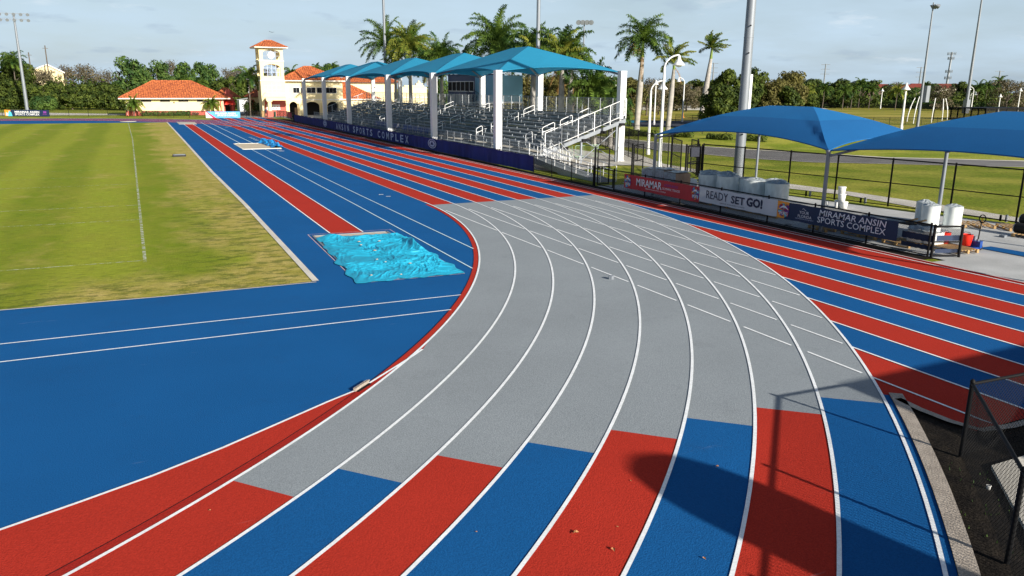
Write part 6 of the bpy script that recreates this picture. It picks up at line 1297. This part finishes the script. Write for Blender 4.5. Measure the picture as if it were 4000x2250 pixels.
for i, (x, y, r) in enumerate(((43.0, 46.2, 1.0), (44.2, 43.6, 1.0), (46.2, 39.2, 1.05), (47.5, 33.9, 1.05), (49.5, 30.5, .9))):
    hedge('low dark shrub at the lawn edge beyond the road, '+ORD[i]+' from the left', [(x, y+1.2), (x+0.8, y-1.2)], 0.9, 1, 'f_dark', 900, 0.2, 'shrub', 'shrub', 'dark shrubs beyond the road')
for lb, pts, h, fm, n_, sz in hedge_later: hedge(lb, pts, h, 1, fm, n_, sz, 'thicket', 'thicket')
# small weeds on the bare soil near the fence
p = MB(); rr = random.Random(4)
for cx, cy in ((-2.35, -32.0), (-2.7, -32.5), (-3.0, -32.7), (-3.6, -33.3), (-1.9, -31.8), (-3.3, -33.6), (-2.2, -31.5)):
    for _ in range(9):
        x = cx+rr.gauss(0, .16); y = cy+rr.gauss(0, .16); a = rr.uniform(0, 6.28); h = rr.uniform(.015, .035); p.add([(x-.012*math.sin(a), y+.012*math.cos(a), -0.02), (x+.012*math.sin(a), y-.012*math.cos(a), -0.02), (x+h*.6*math.cos(a), y+h*.6*math.sin(a), h)], [(0, 1, 2)])
tag(p.build('weeds', 'f_green'), 'sparse green weeds on the black soil by the near fence', 'weeds', None, 'stuff')

# palms
def frond(mb, base, az, el, L, droop, rr, leaf=0.75, wdt=0.085, m=0, npts=15, hang=0.5, wind=None):
    d = Vector((math.cos(az)*math.cos(el), math.sin(az)*math.cos(el), math.sin(el))); P = Vector(base); pts = [P.copy()]; st = L/npts
    for i in range(npts):
        d = d+Vector((0, 0, -droop*(0.4+1.6*i/npts)/npts))
        if wind: d = d+Vector(wind)*(0.12*i/npts)
        d.normalize(); P = P+d*st; pts.append(P.copy())
    for a, b_ in zip(pts[:-1], pts[1:]): mb.tube(a, b_, 0.028, 0.02, 3, m, False)
    for i in range(1, npts+1):
        T_2 = (pts[i]-pts[i-1]).normalized(); side = T_2.cross(Vector((0, 0, 1)))
        if side.length < .05: side = Vector((1, 0, 0))
        side.normalize(); upv = side.cross(T_2)
        for k_ in range(4):
            c = pts[i-1].lerp(pts[i], k_/4); f = math.sin(PI*min(1, (i-0.3)/(npts+1))**0.8); ll = leaf*(0.35+0.75*f)*rr.uniform(.8, 1.15)
            for sg_ in (-1, 1):
                dd = (side*sg_*rr.uniform(.7, 1.1)+T_2*0.5+upv*rr.uniform(-.35, .75)).normalized(); tip = c+dd*ll*0.62+Vector((0, 0, -hang*ll*rr.uniform(.3, .7))); midp = c+dd*ll*0.45+upv*0.02
                w2 = T_2*wdt*rr.uniform(.8, 1.2)
                mb.add([c-w2*.5, c+w2*.5, midp+w2*.55, midp-w2*.55, tip], [(0, 1, 2, 3), (3, 2, 4)], m)
def royal_palm(label, x, y, h, L, n_=17, seed=0, fm='f_palm', lean=(0, 0), wind=None, dead=0, shaft=1.3, tr0=0.30, grp='royal palms behind the stand', droop=1.3, leaf=0.8, tm='palmbark'):
    rr = random.Random(seed); t = thing('royal_palm', label, 'palm tree', (x, y, 0), grp); q = MB(); top = Vector((x+lean[0], y+lean[1], h)); b0 = Vector((x, y, 0))
    prof = [(0, 1.25), (.1, 1.0), (.35, 1.12), (.6, 1.08), (.85, .8), (1, .6)]
    for (u0, r0), (u1, r1) in zip(prof[:-1], prof[1:]): q.tube(b0.lerp(top, u0), b0.lerp(top, u1), tr0*r0, tr0*r1, 12)
    q.build('trunk', tm, t); q = MB(); tp_ = top+Vector((lean[0]*.08, lean[1]*.08, shaft)); q.tube(top, tp_, tr0*.62, tr0*.36, 10); q.build('crownshaft', 'crownshaft', t)
    cm = MB()
    for i in range(n_):
        az = 2.4*i+rr.uniform(-.2, .2); el = 1.35-1.65*(i/n_)**0.95+rr.uniform(-.1, .1); frond(cm, tp_, az, el, L*rr.uniform(.88, 1.08), droop*rr.uniform(.8, 1.2), rr, leaf, wind=wind)
    cm.build('crown', fm, t)
    if dead:
        dm = MB()
        for i in range(dead): frond(dm, top+Vector((0, 0, .3)), rr.uniform(0, 6.28), -0.7, L*.8, 1.6, rr, .5, .03, 0, 10, .8)
        dm.build('dead_frond', 'f_dead', t)
    return t
PL = [('leftmost of the palms behind the stand, tall and dark', 30, 106.5, 12.8, 5.0, 26, 'f_palm', 0), ('yellow-green palm second from the left behind the stand', 30, 92.3, 12.0, 4.2, 19, 'f_palmy', 1), ('palm between the first two, just behind them', 33, 101, 11.8, 4.6, 24, 'f_palm', 0), ('bright green lower palm third from the left behind the stand', 30.5, 78.5, 9.4, 3.8, 17, 'f_palm', 0), ('yellowish low palm beside the third teal canopy', 32, 86.5, 9.0, 3.6, 16, 'f_palmy', 0),
 ('biggest middle palm above the second teal canopy', 30, 57.0, 11.0, 4.5, 21, 'f_palm', 2), ('dark palm left behind the big middle one', 33.5, 63.5, 9.6, 4.0, 18, 'f_palm', 1), ('palm just left of the mast behind the stand', 31, 48.5, 9.6, 3.5, 17, 'f_palm', 0), ('palm right of the mast with brown hanging fronds', 30, 39.6, 8.4, 3.7, 18, 'f_palm', 5), ('short bright palm under the right end of the teal roof', 30.5, 33.2, 4.9, 2.8, 16, 'f_palm', 1), ('small dark palm low behind the end railing', 31.5, 31.5, 3.2, 2.5, 15, 'f_palm', 0)]
for i, (lb, x, y, h, L, n_, fm, dd) in enumerate(PL): royal_palm(lb, x, y, h-0.6, L*1.15, n_+12, 50+i, fm, (0, 0), None, dd, 1.3, 0.27, leaf=1.25)
for i, (x, y) in enumerate(((29.5, 99), (30.5, 84), (30, 82.2), (31, 71), (29.5, 45.4), (30.4, 38.2), (29.0, 37.6))):
    royal_palm('palm with only its trunk showing under the teal roof, '+ORD[i]+' from the left', x, y, 8.2, 3.4, 14, 80+i, 'f_palm' if i % 2 else 'f_palmy', (0, 0), None, 1, 1.0, 0.27)
royal_palm('tall green royal palm with an orange seed cluster right of the stand', 53.1, 58.3, 10.2, 4.9, 27, 90, 'f_palm', (0.5, 0), None, 1, 2.2, 0.40, 'single palms right of the stand', 1.35, 1.5)
sd = MB(); leafcloud(sd, [(52.0, 57.9, 11.2, .85)], 500, 0.16, random.Random(1), 1.0, 0, .3, .3); pz = [o for o in bpy.data.objects if o.name.startswith('royal_palm') and o.get('label', '').startswith('tall green')][0]; sd.build('seed_cluster', 'f_dead', pz)
royal_palm('ragged wind-bent yellowish palm behind the taller white lamp', 55.8, 54.4, 8.5, 3.1, 15, 91, 'f_palmy', (0.5, 0), (1, -0.5, 0.25), 1, 1.4, 0.34, 'single palms right of the stand', .9, .8)
royal_palm('wind-swept flat-topped palm on a tall bare trunk left of the thick mast', 81.4, 79.0, 11.2, 3.2, 17, 92, 'f_palmy', (1.2, -.3), (1, -0.6, 0.35), 0, 2.0, 0.46, 'single palms right of the stand', .6, .85)
def coco(label, x, y, h, r, seed, fm='f_palm'):
    royal_palm(label, x, y, h-0.5*r, r*1.7, 20, seed, fm, (0.2, 0), None, 0, 0.3, 0.12, 'small far palms', 1.9, r*.45, 'bark')
for i, (x, y, h, r) in enumerate(((171.2, 141.9, 6.1, 1.9), (180.2, 143.5, 6.7, 2.1), (185.6, 140.7, 6.0, 2.1), (196.5, 147.1, 6.8, 1.8), (207.4, 153.7, 8.2, 2.1), (201.7, 144.6, 6.5, 1.9), (196.0, 130.1, 6.3, 2.2), (242.8, 136.6, 7.4, 2.0), (250.5, 138.7, 7.8, 1.8), (259.4, 140.5, 9.2, 2.1), (264.1, 172.4, 8.3, 1.3), (135.7, 107.0, 4.9, 1.7))):
    coco('small '+('yellowish ' if i in (0, 6, 11) else '')+'palm before the right tree line, number '+ORD[i]+' counting roughly from the left' if False else 'small '+('yellowish' if i in (0, 6, 11) else 'green')+' palm in the right tree line, '+['leftmost', 'under the far pylon', 'right of the palm under the pylon', 'in the middle of the dark trees', 'tallest of the middle ones', 'just left of the pale house', 'beside the big white lamp', 'right of the far mast', 'second right of the far mast', 'below the last pylon', 'far back between the slim masts', 'at the foot of the dark clump'][i], x, y, h, r, 120+i, 'f_palmy' if i in (0, 6, 11) else 'f_palm')
coco('palm top rising over the far left trees', -40.6, 215, 13.2, 2.6, 140); coco('thin palm in front of the lamp left of the clock tower', 8.9, 133, 8.4, 2.3, 141); coco('fan-headed palm just right of the clock tower', 18.3, 137.5, 8.8, 1.7, 142)
coco('small palm behind the hall roof, left one', 30.7, 170.6, 10.6, 1.3, 143); coco('small palm behind the hall roof, right one', 34.4, 168.9, 10.9, 1.3, 144)
coco('short palm at the left corner of the cream building', -12.8, 138.6, 2.6, 1.3, 145, 'f_palmy'); coco('short palm at the right corner of the cream building', 1.9, 138.6, 2.6, 1.25, 146, 'f_palmy')
coco('short palm hidden behind the cream building roof, left', -1.4, 175, 7.2, 2.0, 147); coco('short palm hidden behind the cream building roof, right', 2.4, 176, 7.0, 2.0, 148)

# ------------------------------------------------------------------ behind the camera: unseen shapes added to throw the foreground shadows
t = thing('shadow_block', 'unseen cream flat-roofed block added behind the viewpoint to shade the track', 'kiosk', (6, -41, 0))  # added block, placed for the straight shadow edge across the chute
p = MB(); p.box(2.0, -46, 0, 14, -38.6, 4.0); p.build('wall', 'wall', t); p = MB(); p.box(1.9, -46.1, 4.0, 14.1, -38.5, 4.12); p.build('roof', 'trim', t)
t = thing('shadow_column', 'unseen round-topped column added behind the viewpoint to shade the track', 'column', (-3.1, -41.9, 0))  # added column, its dome shaped to round off the shadow band
p = MB(); p.lathe([(0.85, 0), (0.85, 0.3), (0.78, 0.32), (0.78, 4.1)], -3.1, -41.9, 32); p.build('drum', 'galv', t); p = MB(); p.lathe([(0.80, 4.1), (0.79, 4.4), (0.72, 4.65), (0.56, 4.86), (0.30, 4.98), (0.001, 5.02)], -3.1, -41.9, 32); p.build('dome', 'galv', t)
